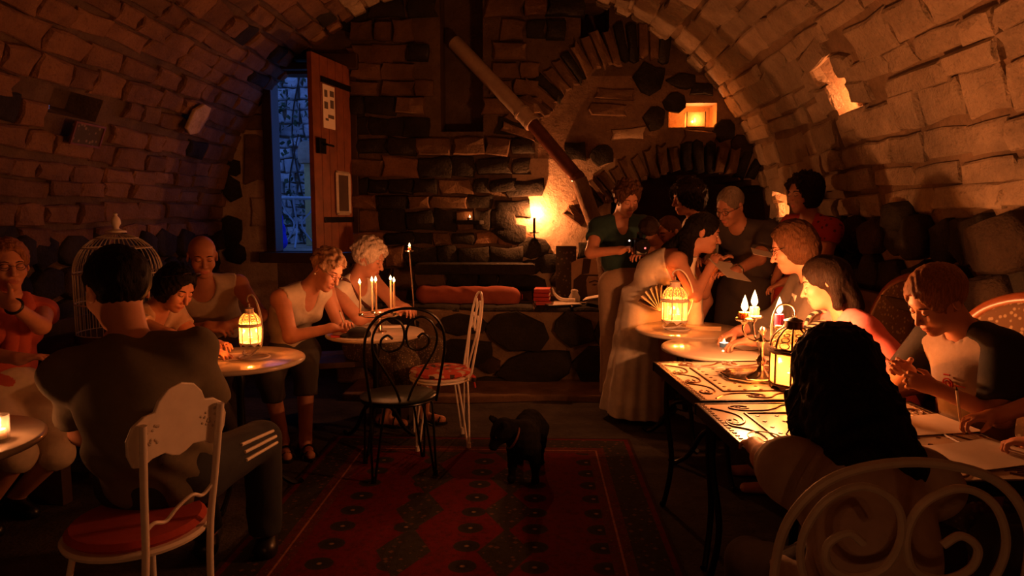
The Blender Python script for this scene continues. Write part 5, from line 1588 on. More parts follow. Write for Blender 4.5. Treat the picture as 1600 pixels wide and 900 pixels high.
# ring of thin candles on the middle table
st_ = thing('ring_candle_stand', 'silver ring stand carrying five tall thin candles on the middle table', 'candle stand', (-.985, 4.22, ZT))
RR = .118
mb = MB(); mb.lathe([(0, 0), (.045, 0), (.045, .006), (.012, .012), (.009, .02), (.009, .118), (0, .12)], n=18); mb.build('stem', M['silver'], st_)
mb = MB(); mb.tube([(RR * math.cos(a), RR * math.sin(a), .110) for a in np.linspace(0, 2 * PI, 30, endpoint=False)], .004, 6, True); mb.build('ring', M['silver'], st_)
for a in (200, 250, 285, 330, 20):
    pass
spots = [(-1.095, 4.18, .305), (-1.045, 4.29, .31), (-.985, 4.14, .325), (-.925, 4.29, .318), (-.885, 4.20, .315)]
names = ['leftmost of the five thin candles on the ring stand', 'second from the left of the thin candles on the ring stand', 'middle one of the thin candles on the ring stand', 'second from the right of the thin candles on the ring stand', 'rightmost of the five thin candles on the ring stand']
for (x, y, h), nm in zip(spots, names):
    d = v3((x + .985, y - 4.22, 0)); dn_ = nrm(d)
    mb = MB(); mb.tube([(0, 0, .112), tuple(d + v3((0, 0, .112)))], .0032, 6); mb.lathe([(0, 0), (.011, 0), (.013, .018), (0, .018)], d + v3((0, 0, .108)), 12); mb.build('socket_arm', M['silver'], st_)
    candle('taper_candle', nm, (x, y, ZT + .1265), .0062, h - .125, M['wax'], W['stand'] / 5, .034, 'thin candles on the ring stand', 0, .009)
t = thing('floor_candle_stand', 'tall slender iron candle stand behind the middle marble table', 'candle stand', (-.80, 4.58, 0))
mb = MB(); mb.tube([(0, 0, .02), (-.02, 0, .7), (-.055, 0, 1.22)], .006, 8); mb.build('rod', M['silver'], t)
for k in range(3):
    a = 2 * PI * k / 3; mb = MB(); mb.tube([(0, 0, .06), (.10 * math.cos(a), .10 * math.sin(a), .008)], .006, 6); mb.build('foot', M['iron'], t)
mb = MB(); mb.lathe([(0, 1.215), (.03, 1.22), (.032, 1.23), (0, 1.228)], (-.055, 0, 0), 14); mb.build('pan', M['silver'], t)
candle('candle', 'small candle on top of the tall slender stand by the back wall', (-.855, 4.58, 1.2295), .010, .02, M['wax'], W['ledge'], .030, fr=.008)

# wall sconce with a dark candle
t = thing('wall_sconce', 'small black iron sconce in front of the bright plaster patch', 'sconce', (-.02, 6.40, 1.30))
mb = MB(); mb.tube(spline([(.02, .10, -.05), (.01, .05, -.06), (0, 0, -.02), (0, 0, .0)], 5), .008, 8); mb.build('bracket', M['iron'], t)
mb = MB(); mb.lathe([(0, 0), (.045, .004), (.048, .012), (.014, .010), (.014, .03), (0, .03)], n=20); mb.build('pan', M['iron'], t)
candle('candle', 'tall dark candle burning in the black wall sconce', (-.02, 6.40, 1.331), .012, .12, M['wax_black'], W['sconce'], .085, fr=.017)
# candles hidden in wall niches
t = thing('glass_lantern', 'small lit glass box lantern in the back wall niche', 'lantern', (1.475, 6.56, 2.285))
for s_ in (-1, 1):
    mb = MB(); mb.box((s_ * .085, 0, .07), (.006, .10, .13)); mb.box((0, s_ * .05, .07), (.16, .004, .13)); mb.build('pane', M['pane'], t, smooth=False)
mb = MB()
for sx in (-1, 1):
    for sy in (-1, 1): mb.tube([(sx * .085, sy * .05, 0), (sx * .085, sy * .05, .14)], .004, 6)
mb.build('frame', M['dark_bronze'], t)
mb = MB(); mb.box((0, 0, .003), (.17, .10, .006)); mb.build('floor_plate', M['dark_bronze'], t, smooth=False)
candle('candle', 'candle inside the glass box lantern of the back wall niche', (1.475, 6.56, 2.292), .016, .035, M['wax'], W['back_niche'], .05, fr=.012)
p, u, n = vault(NICHE_R[0] + .012, 4.50)
candle('candle', 'stub candle hidden in the bright niche of the right vault', tuple(p - n * .17 + v3((0, 0, .0))), .016, .05, M['wax'], W['right_niche'], .05, fr=.012)
p, u, n = vault(NICHE_LOW[0] + .01, 6.05)
candle('candle', 'stub candle in the low niche beside the woman in the red dress', tuple(p - n * .15), .016, .05, M['wax'], W['low_niche'], .05, fr=.012)
p, u, n = vault(NICHE_L[1] - .004, 4.06)
tealight('single tealight glowing in the niche of the left vault', tuple(p - n * .05), W['left_niche'], M['silver'])
tealight('tealight on a rock ledge left of the dark flue wall', (-.62, 6.375, 1.425), W['ledge'], M['silver'], fh=.03)
MB_ = MB(); MB_.prism([(-.12, 0), (.10, 0), (.14, .14), (-.1, .14)], (-.62, 6.33, 1.385), (1, 0, 0), (0, 1, 0), (0, 0, 1), .04); tag(MB_.build('ledge_stone', M['basalt'], None, smooth=False, bevel=.01), 'small flat stone jutting from the back wall under a tealight', 'stone')
# near table glass candle, left edge
t = thing('candle_glass', 'straight candle glass on the marble table at the left edge', 'glass', (-1.735, 2.085, ZT))
mb = MB(); mb.lathe([(0, 0), (.030, 0), (.032, .004), (.033, .085), (.031, .085), (.029, .008), (0, .008)], n=24); mb.build('tumbler', M['glass'], t)
candle('candle', 'stub candle inside the straight glass at the left edge', (-1.735, 2.085, ZT + .0085), .022, .03, M['wax'], W['near'], .036)
# candle lantern on a rear table behind the camera: what lights the chair backs in the foreground
RT = round_table((-.45, -.80, 0), .36, 'round cream marble table behind the camera')
for i, (x, y) in enumerate(((-.57, -.73), (-.40, -.89), (-.34, -.67))):
    candle('pillar_candle', ['left', 'nearest', 'right'][i] + ' pillar candle on the marble table behind the camera', (x, y, ZT), .03, .14 + .03 * i, M['wax'], W['rear'] / 3, .05, 'pillar candles behind the camera')
# ================================================================== PEOPLE
C_ = {k: cloth('cloth_' + k, c) for k, c in dict(olive=(0.135, 0.115, 0.08), navy=(0.020, 0.024, 0.030), coral=(0.52, 0.10, 0.055), white=(0.76, 0.70, 0.60), cream=(0.60, 0.52, 0.40), tank=(0.44, 0.38, 0.31), teal=(0.020, 0.060, 0.055), khaki=(0.42, 0.30, 0.20),
     dark=(0.045, 0.035, 0.030), pink=(0.85, 0.24, 0.26), grey=(0.13, 0.105, 0.08), black=(0.015, 0.014, 0.014), red=(0.42, 0.035, 0.022), tee=(0.36, 0.28, 0.22), capri=(0.050, 0.045, 0.035), blush=(0.5, 0.36, 0.27)).items()}
C_['dots'] = floral_mat('small_dotted_cloth', (0.10, 0.075, 0.05), (0.36, 0.28, 0.19), 62)
C_['red_floral'] = floral_mat('red_floral_cloth', (0.42, 0.035, 0.022), (0.10, 0.02, 0.02), 30)
def stripes_mat():
    m = NT('striped_cloth'); p = m.pos()
    w = m.new('TexWave'); w.inputs['Scale'].default_value = 13.0; w.inputs['Distortion'].default_value = 1.0; w.bands_direction = 'DIAGONAL'; m.l(p, w.inputs['Vector'])
    m.l(m.ramp(w.outputs['Fac'], [(0.45, (0.02, 0.02, 0.02)), (0.55, (0.60, 0.52, 0.40))]), m.bsdf.inputs['Base Color']); m.bsdf.inputs['Roughness'].default_value = .85
    return m.m
C_['stripes'] = stripes_mat()
M['frames'] = simple('spectacle_frames', (0.03, 0.02, 0.02), 0.3, .4)
M['leather'] = simple('brown_leather', (0.10, 0.03, 0.02), 0.5)

def band(f, a, b, c, r, mat, name, n=24, loop=True):
    """belt through three directions around a centre: axis b"""
    mb = MB(); mb.tube([p - f.b for p in a], r, 8, loop); return mb.build(name, mat, f.root)

# 1 man from behind, grey-olive T-shirt
f = Figure('man in olive grey T-shirt sitting on the panel chair with his back to the camera', (-1.30, 2.24, .575), 106, (-1.43, 2.27, 1.205), 146, 10, S=1.04, HS=1.13, sh=.98, girth=1.06,
           handL=(-1.50, 2.52, .70), handR=(-1.28, 2.62, .74), poleL=(-.6, -.4, -1), poleR=(.35, -.5, -1), footL=(-1.42, 2.78, .085), footR=(-1.16, 2.78, .085), kneeR=(.1, .6, .6), kneeL=(-.15, .6, .6), hfine=(True, False))
f.body(); f.hair('short', 'black', .002, grow=.010); f.face('dark')
f.top(C_['olive'], .020, .72, .20, folds=.009, name='t_shirt')
tr_ = f.pants(C_['navy'], .020, 1.95, name='track_trousers'); f.shoe(M['black'])
k0 = f.hiR + (f.knR - f.hiR) * .62; ax_ = nrm(f.knR - f.hiR); sd_ = nrm(np.cross(ax_, (0, 0, 1))); up_ = np.cross(sd_, ax_)
for i in range(3):
    mb = MB(); a = .05 + .30 * i
    pts = [f.hiR + (f.knR - f.hiR) * q + (sd_ * math.cos(a) + up_ * math.sin(a)) * (.1135 - .030 * q) for q in np.linspace(.38, .95, 9)]
    mb.tube([p - f.b for p in pts], .0065, 6); mb.build('white_stripe', M['paper'], tr_)

# 2 woman at the far left, hand to her mouth
f = Figure('woman with glasses and red scarf holding a hand to her mouth, left edge', (-2.60, 3.22, .585), -28, (-2.625, 3.30, 1.215), -42, 4, S=.97, HS=1.0, bust=.9, girth=1.08,
           handL=(-2.42, 3.05, 1.045), handR=(-2.38, 3.02, .80), poleL=(.6, -.15, -.8), poleR=(-.5, -.6, -.6), footL=(-2.56, 3.16, .085), footR=(-2.58, 2.96, .085), hdirL=(-.8, .02, .42), hnL=(-.2, .9, .1), curlL=.35, hdirR=(.9, .3, .1))
f.body(); f.hair('short', 'red_brown', .003, grow=.013); f.face('brown'); f.glasses(M['frames'])
f.top(C_['coral'], .014, .30, .10, 'scoop', folds=.004, name='top'); f.pants(C_['cream'], .016, 1.10, name='knee_trousers'); f.shoe(M['black'])
mb = MB(); n_ = f.neck
mb.tube([p - f.b for p in spline([n_ + f.L2 * .07 + f.u2 * .02, n_ + f.F2 * .08 + f.L2 * .05 - f.u2 * .05, n_ + f.F2 * .13 + f.L2 * .02 - f.u2 * .18, n_ + f.F2 * .14 + f.L2 * .03 - f.u2 * .34], 6)], [.03, .034, .036, .038, .04, .042, .042, .044, .046, .046, .046, .046, .048, .048, .05, .05, .05, .05, .045][:19], 10)
mb.tube([p - f.b for p in spline([n_ - f.L2 * .07 + f.u2 * .02, n_ + f.F2 * .08 - f.L2 * .05 - f.u2 * .05, n_ + f.F2 * .13 - f.L2 * .02 - f.u2 * .16, n_ + f.F2 * .15 - f.L2 * .03 - f.u2 * .30], 6)], .04, 10)
mb.build('scarf', C_['coral'], f.root)
mb = MB(); w_ = f.wrL; d_ = nrm(f.wrL - f.elL); R_ = frame(d_)
mb.tube([w_ - d_ * .01 + R_ @ v3((.034 * math.cos(a), .034 * math.sin(a), 0)) - f.b for a in np.linspace(0, 2 * PI, 18, endpoint=False)], .009, 8, True); mb.build('bracelet', M['black'], f.root)

# 3 dark haired woman writing
f = Figure('dark haired woman with sunglasses on her head bending over the left marble table', (-2.28, 3.66, .55), -12, (-1.945, 3.60, 1.075), -22, 30, -8, S=.95, HS=.98, bust=.85,
           handR=(-1.66, 3.38, .775), handL=(-1.72, 3.58, .765), footL=(-1.75, 3.9, .085), footR=(-1.8, 3.5, .085))
f.body(); f.face('dark')
f.hair('bob', 'black', .003, grow=.014, fringe=.040, seed=2)
f.top(C_['blush'], .012, .45, .10, 'vee', name='blouse'); f.pants(C_['dark'], .014)
mb = MB(); h = f.hp
for sg in (1, -1): mb.tube([h(.055 + .012 * math.sin(a), sg * (.034 + .026 * math.cos(a)), .115 + .016 * math.sin(a)) - f.b for a in np.linspace(0, 2 * PI, 14, endpoint=False)], .004, 6, True)
mb.tube([h(.06, .058, .115) - f.b, h(-.02, .10, .05) - f.b], .0035, 6); mb.tube([h(.06, -.058, .115) - f.b, h(-.02, -.10, .05) - f.b], .0035, 6)
mb.build('sunglasses', M['frames'], f.root)

# 4 bald man in a tank top
f = Figure('bald man in a beige tank top sitting with clasped hands in the corner', (-2.12, 4.42, .56), -68, (-2.115, 4.25, 1.205), -58, 14, S=1.06, HS=1.05, girth=1.18, belly=.85, sh=1.12, skin='tan',
           handR=(-1.99, 4.05, .79), handL=(-1.90, 4.06, .785), poleR=(-.7, .2, -.6), poleL=(.9, .1, -.5), footL=(-1.85, 3.95, .085), footR=(-2.2, 3.9, .085), hdirR=(.8, .0, -.1), hdirL=(-.8, -.1, -.1), hnR=(0, .5, -.8), hnL=(0, .5, -.8), curlR=.7, curlL=.7)
f.body(); f.face('dark')
f.top(C_['tank'], .014, 0, .12, 'scoop', name='tank_top', folds=.004); f.pants(C_['dark'], .016)

# 5 curly woman in glasses
f = Figure('curly haired woman with glasses and white sleeveless blouse writing at the middle table', (-1.63, 4.46, .56), -30, (-1.335, 4.30, 1.118), -24, 30, -12, S=1.0, HS=1.02, bust=.9, girth=1.08, belly=.5,
           handR=(-1.25, 4.10, .775), handL=(-1.20, 4.22, .775), poleR=(-.4, -.5, -.6), poleL=(.0, .5, -.7), footL=(-1.42, 4.05, .085), footR=(-1.55, 4.02, .085), kneeL=(.3, -.8, .5), kneeR=(.1, -.9, .5), toe=-60, hdirR=(.8, .15, -.1), curlR=.6, headres=.005)
f.body(); f.hair('curly', 'grey_curl', .002, grow=.006, curls=150, seed=5); f.face('brown'); f.glasses(M['silver'])
f.top(C_['cream'], .014, 0, .16, 'vee', name='blouse', folds=.004); f.pants(C_['capri'], .018, 1.35, name='capri_trousers'); f.sandal(M['black'])
mb = MB()
for sg in (1, -1): mb.ball(f.hp(-.004, sg * .084, -.042) - f.b, .0065, 8, 6)
mb.build('earring', M['paper'], f.root)

# 6 white haired woman
f = Figure('white haired woman in a white top with a shoulder strap beside the thin candles', (-1.22, 4.86, .57), -22, (-1.165, 4.72, 1.165), -12, 20, -4, S=1.0, HS=1.02, bust=.95, girth=1.1, belly=.5,
           handR=(-.93, 4.48, .83), handL=(-.88, 4.56, .84), poleR=(-.3, -.6, -.7), poleL=(.2, .5, -.7), footL=(-.80, 4.72, .085), footR=(-1.05, 4.62, .085), kneeL=(.9, -.2, .5), kneeR=(.7, -.5, .5), toe=-15, hnR=(0, 0, -1), curlR=.8, curlL=.8)
f.body(); f.hair('curly', 'white', .003, grow=.020, curls=90, seed=8, extra=[pell(f.hp(-.02, 0, .05), f.HR, v3((.115, .105, .105)), .02)]); f.face('white')
f.top(C_['white'], .014, 0, .10, 'scoop', name='sleeveless_top', folds=.004)
sk = f.pants(C_['dots'], .045, 1.55, name='skirt', folds=.006); sk['label'] = 'dark skirt with small pale dots'
f.sandal(M['black'])
mb = MB(); mb.tube([p - f.b for p in spline([f.neck - f.L2 * .10 - f.F2 * .05 - f.u2 * .02, f.neck - f.L2 * .09 + f.u2 * .035 + f.F2 * .0, f.neck - f.L2 * .05 + f.F2 * .10 - f.u2 * .08, f.mid + f.u2 * .10 + f.F2 * .165 + f.L2 * .03, f.mid - f.u2 * .02 + f.F2 * .15 + f.L2 * .13, f.hip + f.L2 * .2 + f.F2 * .05], 6)], .012, 8); mb.build('strap', M['leather'], f.root)

# 7 camera woman
f = Figure('short haired woman in a dark teal shirt filming with a video camera', (.66, 5.18, .955), -80, (.665, 5.10, 1.585), -72, 24, S=.98, HS=1.0, bust=.8, handR=(.60, 4.86, 1.22), handL=(.76, 4.88, 1.20), poleR=(-.9, .1, -.5), poleL=(.9, .1, -.5), footL=(.72, 5.22, .085), footR=(.56, 5.2, .085), hdirR=(.5, -.5, .2), curlR=.9, curlL=.6)
f.body(); f.hair('short', 'brown', .004, grow=.020, fringe=.040, curls=30, seed=3); f.face('brown'); f.top(C_['teal'], .014, .5, .16, 'vee', folds=.003); f.pants(C_['khaki'], .020, 1.97); f.shoe(M['black'])
M['lens'] = simple('lens_black', (0.006, 0.006, 0.007), 0.8, spec=.1)
t = thing('video_camera', 'black video camera with a furry microphone held by the woman in teal', 'camera', (.72, 4.80, 1.19))
mb = MB(); mb.box((0, .0, .06), (.09, .20, .11)); mb.build('body', M['black'], t, smooth=False, bevel=.012)
mb = MB(); mb.tube([(0, -.10, .065), (0, -.17, .065)], [.042, .046], 18); mb.build('lens', M['lens'], t, angle=60)
g = SDF((-.09, -.22, .08), (.20, .12, .32), .008); g.apply(pcone((.05, -.10, .20), (.055, .02, .20), .068, .060, 0)); g.folds(.004, (90, 80, 70)); V_, F_ = g.mesh(); o = link_mesh('fur_microphone', mesh_np('fur_microphone', V_, F_, HAIR['dark']), None, t)
mb = MB(); mb.tube([(0, -.07, .115), (0, -.05, .15), (0, .06, .15), (0, .08, .115)], .011, 8); mb.build('handle', M['black'], t)
mb = MB(); mb.box((-.06, .02, .07), (.008, .09, .06)); mb.build('screen', M['black'], t, smooth=False, bevel=.003)
mb = MB(); mb.ball((.012, -.172, .055), .006, 8, 6); mb.build('red_light', M['ember'], t)
mb = MB(); mb.ball((-.075, -.03, .10), .006, 8, 6); mb.build('white_light', M['led'], t)

# 8 curly haired woman at the back
f = Figure('dark curly haired woman in a white top walking past the hearth arch', (1.24, 5.42, .95), 185, (1.165, 5.40, 1.60), 190, 10, S=.98, HS=1.0, bust=.9, handR=(1.05, 5.60, 1.0), handL=(1.0, 5.2, 1.02))
f.body(); f.hair('afro', 'dark', .005, grow=.02, curls=110, seed=12, extra=[pell(f.hp(-.07, 0, .0), f.HR, v3((.09, .11, .13)), .03)]); f.face('dark'); f.top(C_['white'], .014, .0, .12, 'scoop', name='top'); f.pants(C_['khaki'], .03, 1.9); f.shoe(M['black'])

# 9 cropped head low between them
f = Figure('person with close cropped hair seated low in front of the hearth', (1.02, 5.36, .66), -120, (1.0, 5.22, 1.335), -150, 16, S=1.0, HS=1.0, footL=(.98, 4.95, .085), footR=(.88, 5.05, .085))
f.body(); f.face('dark'); f.hair('crop', 'brown', .001, grow=.002, fringe=.05); f.top(C_['dark'], .014, .5, .12); f.pants(C_['dark'], .014, 1.9); f.shoe(M['black'])
t = thing('stool', 'low dark wooden stool under the close cropped person', 'stool', (1.02, 5.40, 0))
mb = MB(); mb.lathe([(0, .52), (.17, .52), (.18, .535), (.17, .55), (0, .55)], n=24); mb.build('seat', M['wood_dark'], t)
for a in (45, 135, 225, 315):
    a = math.radians(a); mb = MB(); mb.tube([(.12 * math.cos(a), .12 * math.sin(a), .53), (.17 * math.cos(a), .17 * math.sin(a), .01)], .014, 8); mb.build('leg', M['wood_dark'], t)

# 10 man with glasses leaning in, dark shirt
f = Figure('grey haired man with glasses and dark brown shirt holding out a paper', (1.55, 5.08, .93), -135, (1.36, 4.88, 1.53), -146, 28, -6, S=1.04, HS=1.04, girth=1.15, sh=1.1, skin='tan', handL=(1.30, 4.50, 1.10), handR=(1.10, 4.82, 1.16), poleL=(.8, -.1, -.5), poleR=(-.7, .3, -.7), hdirL=(-.9, .1, -.05), footL=(1.7, 4.95, .085), footR=(1.5, 5.05, .085))
f.body(); f.hair('short', 'grey', .002, grow=.004); f.face('grey', .0026); f.glasses(M['frames']); f.top(C_['dark'], .018, .75, .18, 'crew', folds=.004); f.pants(C_['dark'], .018, 1.95); f.shoe(M['black'])
mb = MB(); w_ = f.wrL; d_ = nrm(f.wrL - f.elL); R_ = frame(d_); mb.tube([w_ - d_ * .03 + R_ @ v3((.036 * math.cos(a), .034 * math.sin(a), 0)) - f.b for a in np.linspace(0, 2 * PI, 18, endpoint=False)], .008, 8, True); mb.build('watch', M['silver'], f.root)

# 11 woman in the long white dress
f = Figure('dark haired woman in a long white strapless dress leaning to the right', (.765, 4.87, .885), -8, (1.13, 4.66, 1.345), -14, 14, -4, S=.97, HS=1.02, bust=1.0, twist=-15, sh=.95,
           handR=(1.14, 4.50, 1.13), handL=(1.22, 4.70, 1.12), poleR=(-.35, -.5, -.8), poleL=(-.2, .5, -.7), hdirR=(.3, .3, .5), hdirL=(.4, .1, .4), eyes='open', mouth_open=.6, curlR=.6, res=.011, headres=.005)
f.body(); f.face('dark')
hl_ = [pcone(f.hp(-.06, 0, .03), f.hp(-.10, 0, -.06), .075, .06, .03), pcone(f.hp(-.09, -.02, -.05), f.hp(-.075, -.075, -.20), .055, .05, .03), pcone(f.hp(-.075, -.075, -.20), f.hp(-.05, -.07, -.44), .048, .022, .03), pcone(f.hp(-.10, .02, -.05), f.hp(-.20, .05, -.16), .055, .045, .03)]
f.hair('long', 'black', .003, grow=.010, extra=hl_, fringe=.05)
A_, B_ = f.hip + v3((0, 0, .05)), v3((.72, 4.92, .05))
dress = f.torso(.014) + [pskirt(A_, B_, [(0, .175), (.18, .20), (.5, .225), (.85, .27), (1, .28)], f.F, 7, .05, .05, .85)]
ct = f.mid + f.u2 * .13
f.garment(dress, 'dress', C_['white'], [(ct, f.u2)], [], .004, .011, 2.0)
# pale scarf hanging from her neck
mb = MB()
mb.tube([p - f.b for p in spline([f.neck - f.L2 * .05 + f.u2 * .03, f.neck + f.F2 * .09 - f.L2 * .02 - f.u2 * .02, f.neck + f.F2 * .13 + v3((0, 0, -.16)), f.neck + f.F2 * .12 + v3((0, -.02, -.34)), f.neck + f.F2 * .11 + v3((0, -.02, -.60)), f.neck + f.F2 * .10 + v3((.0, -.01, -.78))], 6)], [.03] * 8 + [.05] * 8 + [.06] * 15, 10)
mb.build('scarf', C_['white'], f.root)

# open book dangling beside her and pale papers
t = thing('open_book', 'open paperback hanging spine up at the hip of the woman in white', 'book', (.845, 4.60, .83))
mb = MB()
for k, a in enumerate(np.linspace(-68, 40, 9)):
    a = math.radians(a); d = v3((math.sin(a) * .95, -.1 * math.cos(a), math.cos(a)))
    mb.prism([(0, -.07), (.17, -.07), (.17, .07), (0, .07)], (0, 0, 0), d, (0.25, .96, 0), nrm(np.cross(d, (.25, .96, 0))), .0025)
mb.build('pages', M['paper'], t, smooth=False)
mb = MB()
for a in (-66, 54):
    a = math.radians(a); d = v3((math.sin(a) * .95, -.1 * math.cos(a), math.cos(a)))
    mb.prism([(0, -.073), (.175, -.073), (.175, .073), (0, .073)], (0, 0, -.003), d, (.25, .96, 0), nrm(np.cross(d, (.25, .96, 0))), .004)
mb.build('cover', M['wood_dark'], t, smooth=False)
def sheet(name, label, c, w, h, rz=0, tilt=0, head=0, group=None, mat='paper'):
    t = thing(name, label, 'paper', c, math.radians(rz), group)
    n = 6; R = np.array(Matrix.Rotation(math.radians(tilt), 3, 'X') @ Matrix.Rotation(math.radians(head), 3, 'Y'))
    vs_ = []; fs = []
    for zz in (0, .0014):
        for j in (-1, 1):
            for k in range(n + 1): vs_.append(R @ v3((-w / 2 + w * k / n, j * h / 2, zz + .006 * (k / n - .5) ** 2 * (j + 1.5))))
    m_ = n + 1
    for k in range(n): fs += [(k, k + 1, m_ + k + 1, m_ + k), (2 * m_ + k, 3 * m_ + k, 3 * m_ + k + 1, 2 * m_ + k + 1), (k, 2 * m_ + k, 2 * m_ + k + 1, k + 1), (m_ + k, m_ + k + 1, 3 * m_ + k + 1, 3 * m_ + k)]
    fs += [(0, m_, 3 * m_, 2 * m_), (n, 2 * m_ + n, 3 * m_ + n, m_ + n)]
    mb = MB(); mb.add(vs_, fs); mb.build('sheet', M[mat], t, smooth=False)
    return t
sheet('paper_sheet', 'pale sheet of paper held between the man with glasses and the woman in white', (1.25, 4.46, 1.11), .20, .24, 20, 26, 12)
sheet('paper_sheet', 'second pale sheet held higher in the left hand of the man with glasses', (1.45, 4.36, 1.22), .18, .12, -10, 15, 12)

# 12 woman in red floral dress by the wall
f = Figure('dark haired woman in a red floral dress standing against the right wall', (1.84, 4.78, .95), 205, (1.80, 4.72, 1.61), 200, 8, S=.98, HS=1.0, bust=.95, skin='tan', hide_legs=False, handR=(1.70, 4.95, .95), handL=(1.66, 4.6, 1.02))
f.body(); f.hair('bob', 'dark', .005, grow=.018, curls=60, seed=6, extra=[pell(f.hp(-.05, 0, .05), f.HR, v3((.10, .10, .09)), .03)]); f.face('dark')
f.garment(f.torso(.014) + f.arms(.014, .35) + [pskirt(f.hip + v3((0, 0, .05)), f.hip - v3((0, 0, .5)), [(0, .17), (.3, .2), (1, .27)], f.F, 6, .05, .05, .9)], 'dress', C_['red_floral'], [], [pell(f.neck + f.u2 * .03 + f.F2 * .07, np.column_stack([f.F2, f.L2, f.u2]), v3((.09, .07, .13)), .004, 's')], .003)
f.shoe(M['black'])

# 13 fair bobbed woman with glasses, grey cardigan
f = Figure('woman with a fair bob and glasses in a grey cardigan at the marble table', (1.56, 3.66, .56), 172, (1.355, 3.66, 1.295), 165, 20, 6, S=1.0, HS=1.05, bust=.9, girth=1.1, handR=(1.16, 3.92, .80), handL=(1.14, 3.62, .80), poleR=(.3, .6, -.6), poleL=(.2, -.6, -.7), footL=(1.25, 3.5, .085), footR=(1.25, 3.75, .085), hdirL=(-.9, .1, -.15))
f.body(); f.hair('bob', 'brown', .002, grow=.014, fringe=.05); f.face('brown'); f.glasses(M['frames'])
f.top(C_['white'], .010, .3, .06, 'vee', name='blouse'); cg = f.top(C_['grey'], .024, 1.75, .16, 'crew', name='cardigan', folds=.005, cuts=(), label='grey cardigan open at the front')
mb = MB(); mb.prism([(-.05, .0), (.05, 0), (.035, .30), (-.035, .30)], f.mid - f.u2 * .06 + f.F2 * .137 - f.b, f.L2, nrm(f.u2 * .98 - f.F2 * .12), f.F2, .012); mb.build('shirt_front', C_['white'], f.root, smooth=False, bevel=.004)
f.pants(C_['dark'], .014)
t = thing('striped_bag', 'black and cream striped cloth bag between the bobbed woman and the child in pink', 'bag', (1.39, 3.34, .731))
g = SDF((1.2, 3.2, .7), (1.6, 3.5, 1.05), .009)
g.apply(pell((1.39, 3.34, .83), np.eye(3), (.13, .075, .115), 0)); g.apply(pcone((1.30, 3.34, .80), (1.42, 3.34, .92), .05, .045, .03)); g.folds(.005); g.cut(v3((0, 0, .7315)), v3((0, 0, -1)))
V_, F_ = g.mesh(); o = link_mesh('pouch', mesh_np('pouch', V_ - v3((1.39, 3.34, .731)), F_, C_['stripes']), None, t)
mb = MB(); mb.tube(spline([(-.09, 0, .12), (-.06, 0, .24), (.03, 0, .26), (.09, 0, .16)], 6), .009, 8); mb.build('strap', C_['stripes'], t)

# 14 child in pink leaning over
f = Figure('dark haired child in a bright pink T-shirt bending towards the candles', (1.68, 3.24, .58), 168, (1.362, 3.27, 1.142), 165, 18, 12, S=.86, HS=.95, handL=(1.42, 3.08, .80), handR=(1.30, 3.40, .86), poleL=(.8, -.5, -.4), poleR=(.2, .6, -.6), footL=(1.4, 3.15, .085), footR=(1.4, 3.32, .085), twist=8)
f.body(); f.hair('long', 'dark', .0015, grow=.014, fringe=.045, extra=[pcone(f.hp(-.06, .02, .02), f.hp(-.085, .03, -.14), .075, .055, .03), pcone(f.hp(-.05, .06, .0), f.hp(-.02, .085, -.13), .04, .025, .02)]); f.face('dark')
f.top(C_['pink'], .018, .9, .16, 'crew', folds=.006, name='t_shirt'); f.pants(C_['pink'], .016, 1.6); f.shoe(M['black'])

# 15 boy
f = Figure('red haired boy in a beige raglan T-shirt with dark sleeves holding a stick of pencil', (1.67, 2.54, .56), 196, (1.44, 2.49, 1.155), 188, 34, -4, S=.84, HS=.95, sh=.98, handR=(1.40, 2.58, .875), handL=(1.41, 2.42, .85), poleR=(.1, .7, -.5), poleL=(.5, -.6, -.5), footL=(1.3, 2.45, .085), footR=(1.3, 2.6, .085), hdirR=(-.75, -.25, .35), hdirL=(-.75, .35, .25), hnR=(.2, -.8, -.3), hnL=(.2, .8, -.3), curlR=1.0, curlL=1.0, res=.010, headres=.0045, nose=.85)
f.body(); f.hair('short', 'red_brown', .0018, grow=.016, res=.005, fringe=.042); f.face('brown')
f.top(C_['tee'], .016, 0, .20, 'crew', folds=.005, name='t_shirt')
sl = f.garment([pcone(f.neck + f.L2 * sg * .07 - f.u2 * .01, sh_, .056, .062, .02) for sg, sh_ in ((1, f.shl), (-1, f.shr))] + f.arms(.021, .80), 'raglan_sleeves', C_['black'], folds=.003); sl['label'] = 'dark sleeves'
f.pants(C_['dark'], .014, 1.6); f.shoe(M['black'])
ch = f.mid + f.u2 * .09 + f.F2 * .112 + f.L2 * .01 - f.b
mb = MB(); R_ = np.column_stack([f.L2, f.u2, f.F2])
for rr in (.020, .010): mb.tube([ch + R_ @ v3((rr * math.cos(a), rr * math.sin(a), .004)) for a in np.linspace(0, 2 * PI, 16, endpoint=False)], .003, 6, True)
mb.tube([ch + R_ @ v3((-.012, .034, .004)), ch + R_ @ v3((.012, .034, .002))], .0035, 6); mb.tube([ch + R_ @ v3((-.06, -.004, -.006)), ch + R_ @ v3((-.026, -.002, .002))], .002, 6); mb.tube([ch + R_ @ v3((.026, -.002, .002)), ch + R_ @ v3((.06, -.004, -.008))], .002, 6)
mb.build('chest_emblem', C_['red'], f.root)
hR, hL = f.hc[False], f.hc[True]
def pencil(label, a, b, r=.0042, mat='paper'):
    a, b = v3(a), v3(b); t = thing('pencil', label, 'pencil', tuple(a))
    d = b - a; q = nrm(d)
    mb = MB(); mb.tube([(0, 0, 0), d - q * .012], r, 6); mb.build('shaft', M[mat], t, angle=20)
    mb = MB(); mb.tube([d - q * .012, d], [r * .95, r * .2], 6); mb.build('tip', M['wick'], t)
    return t
pencil('pale pencil held up in the right fist of the boy', hR + v3((.045, -.005, -.03)), hR + v3((-.105, .02, .075)), .0045)

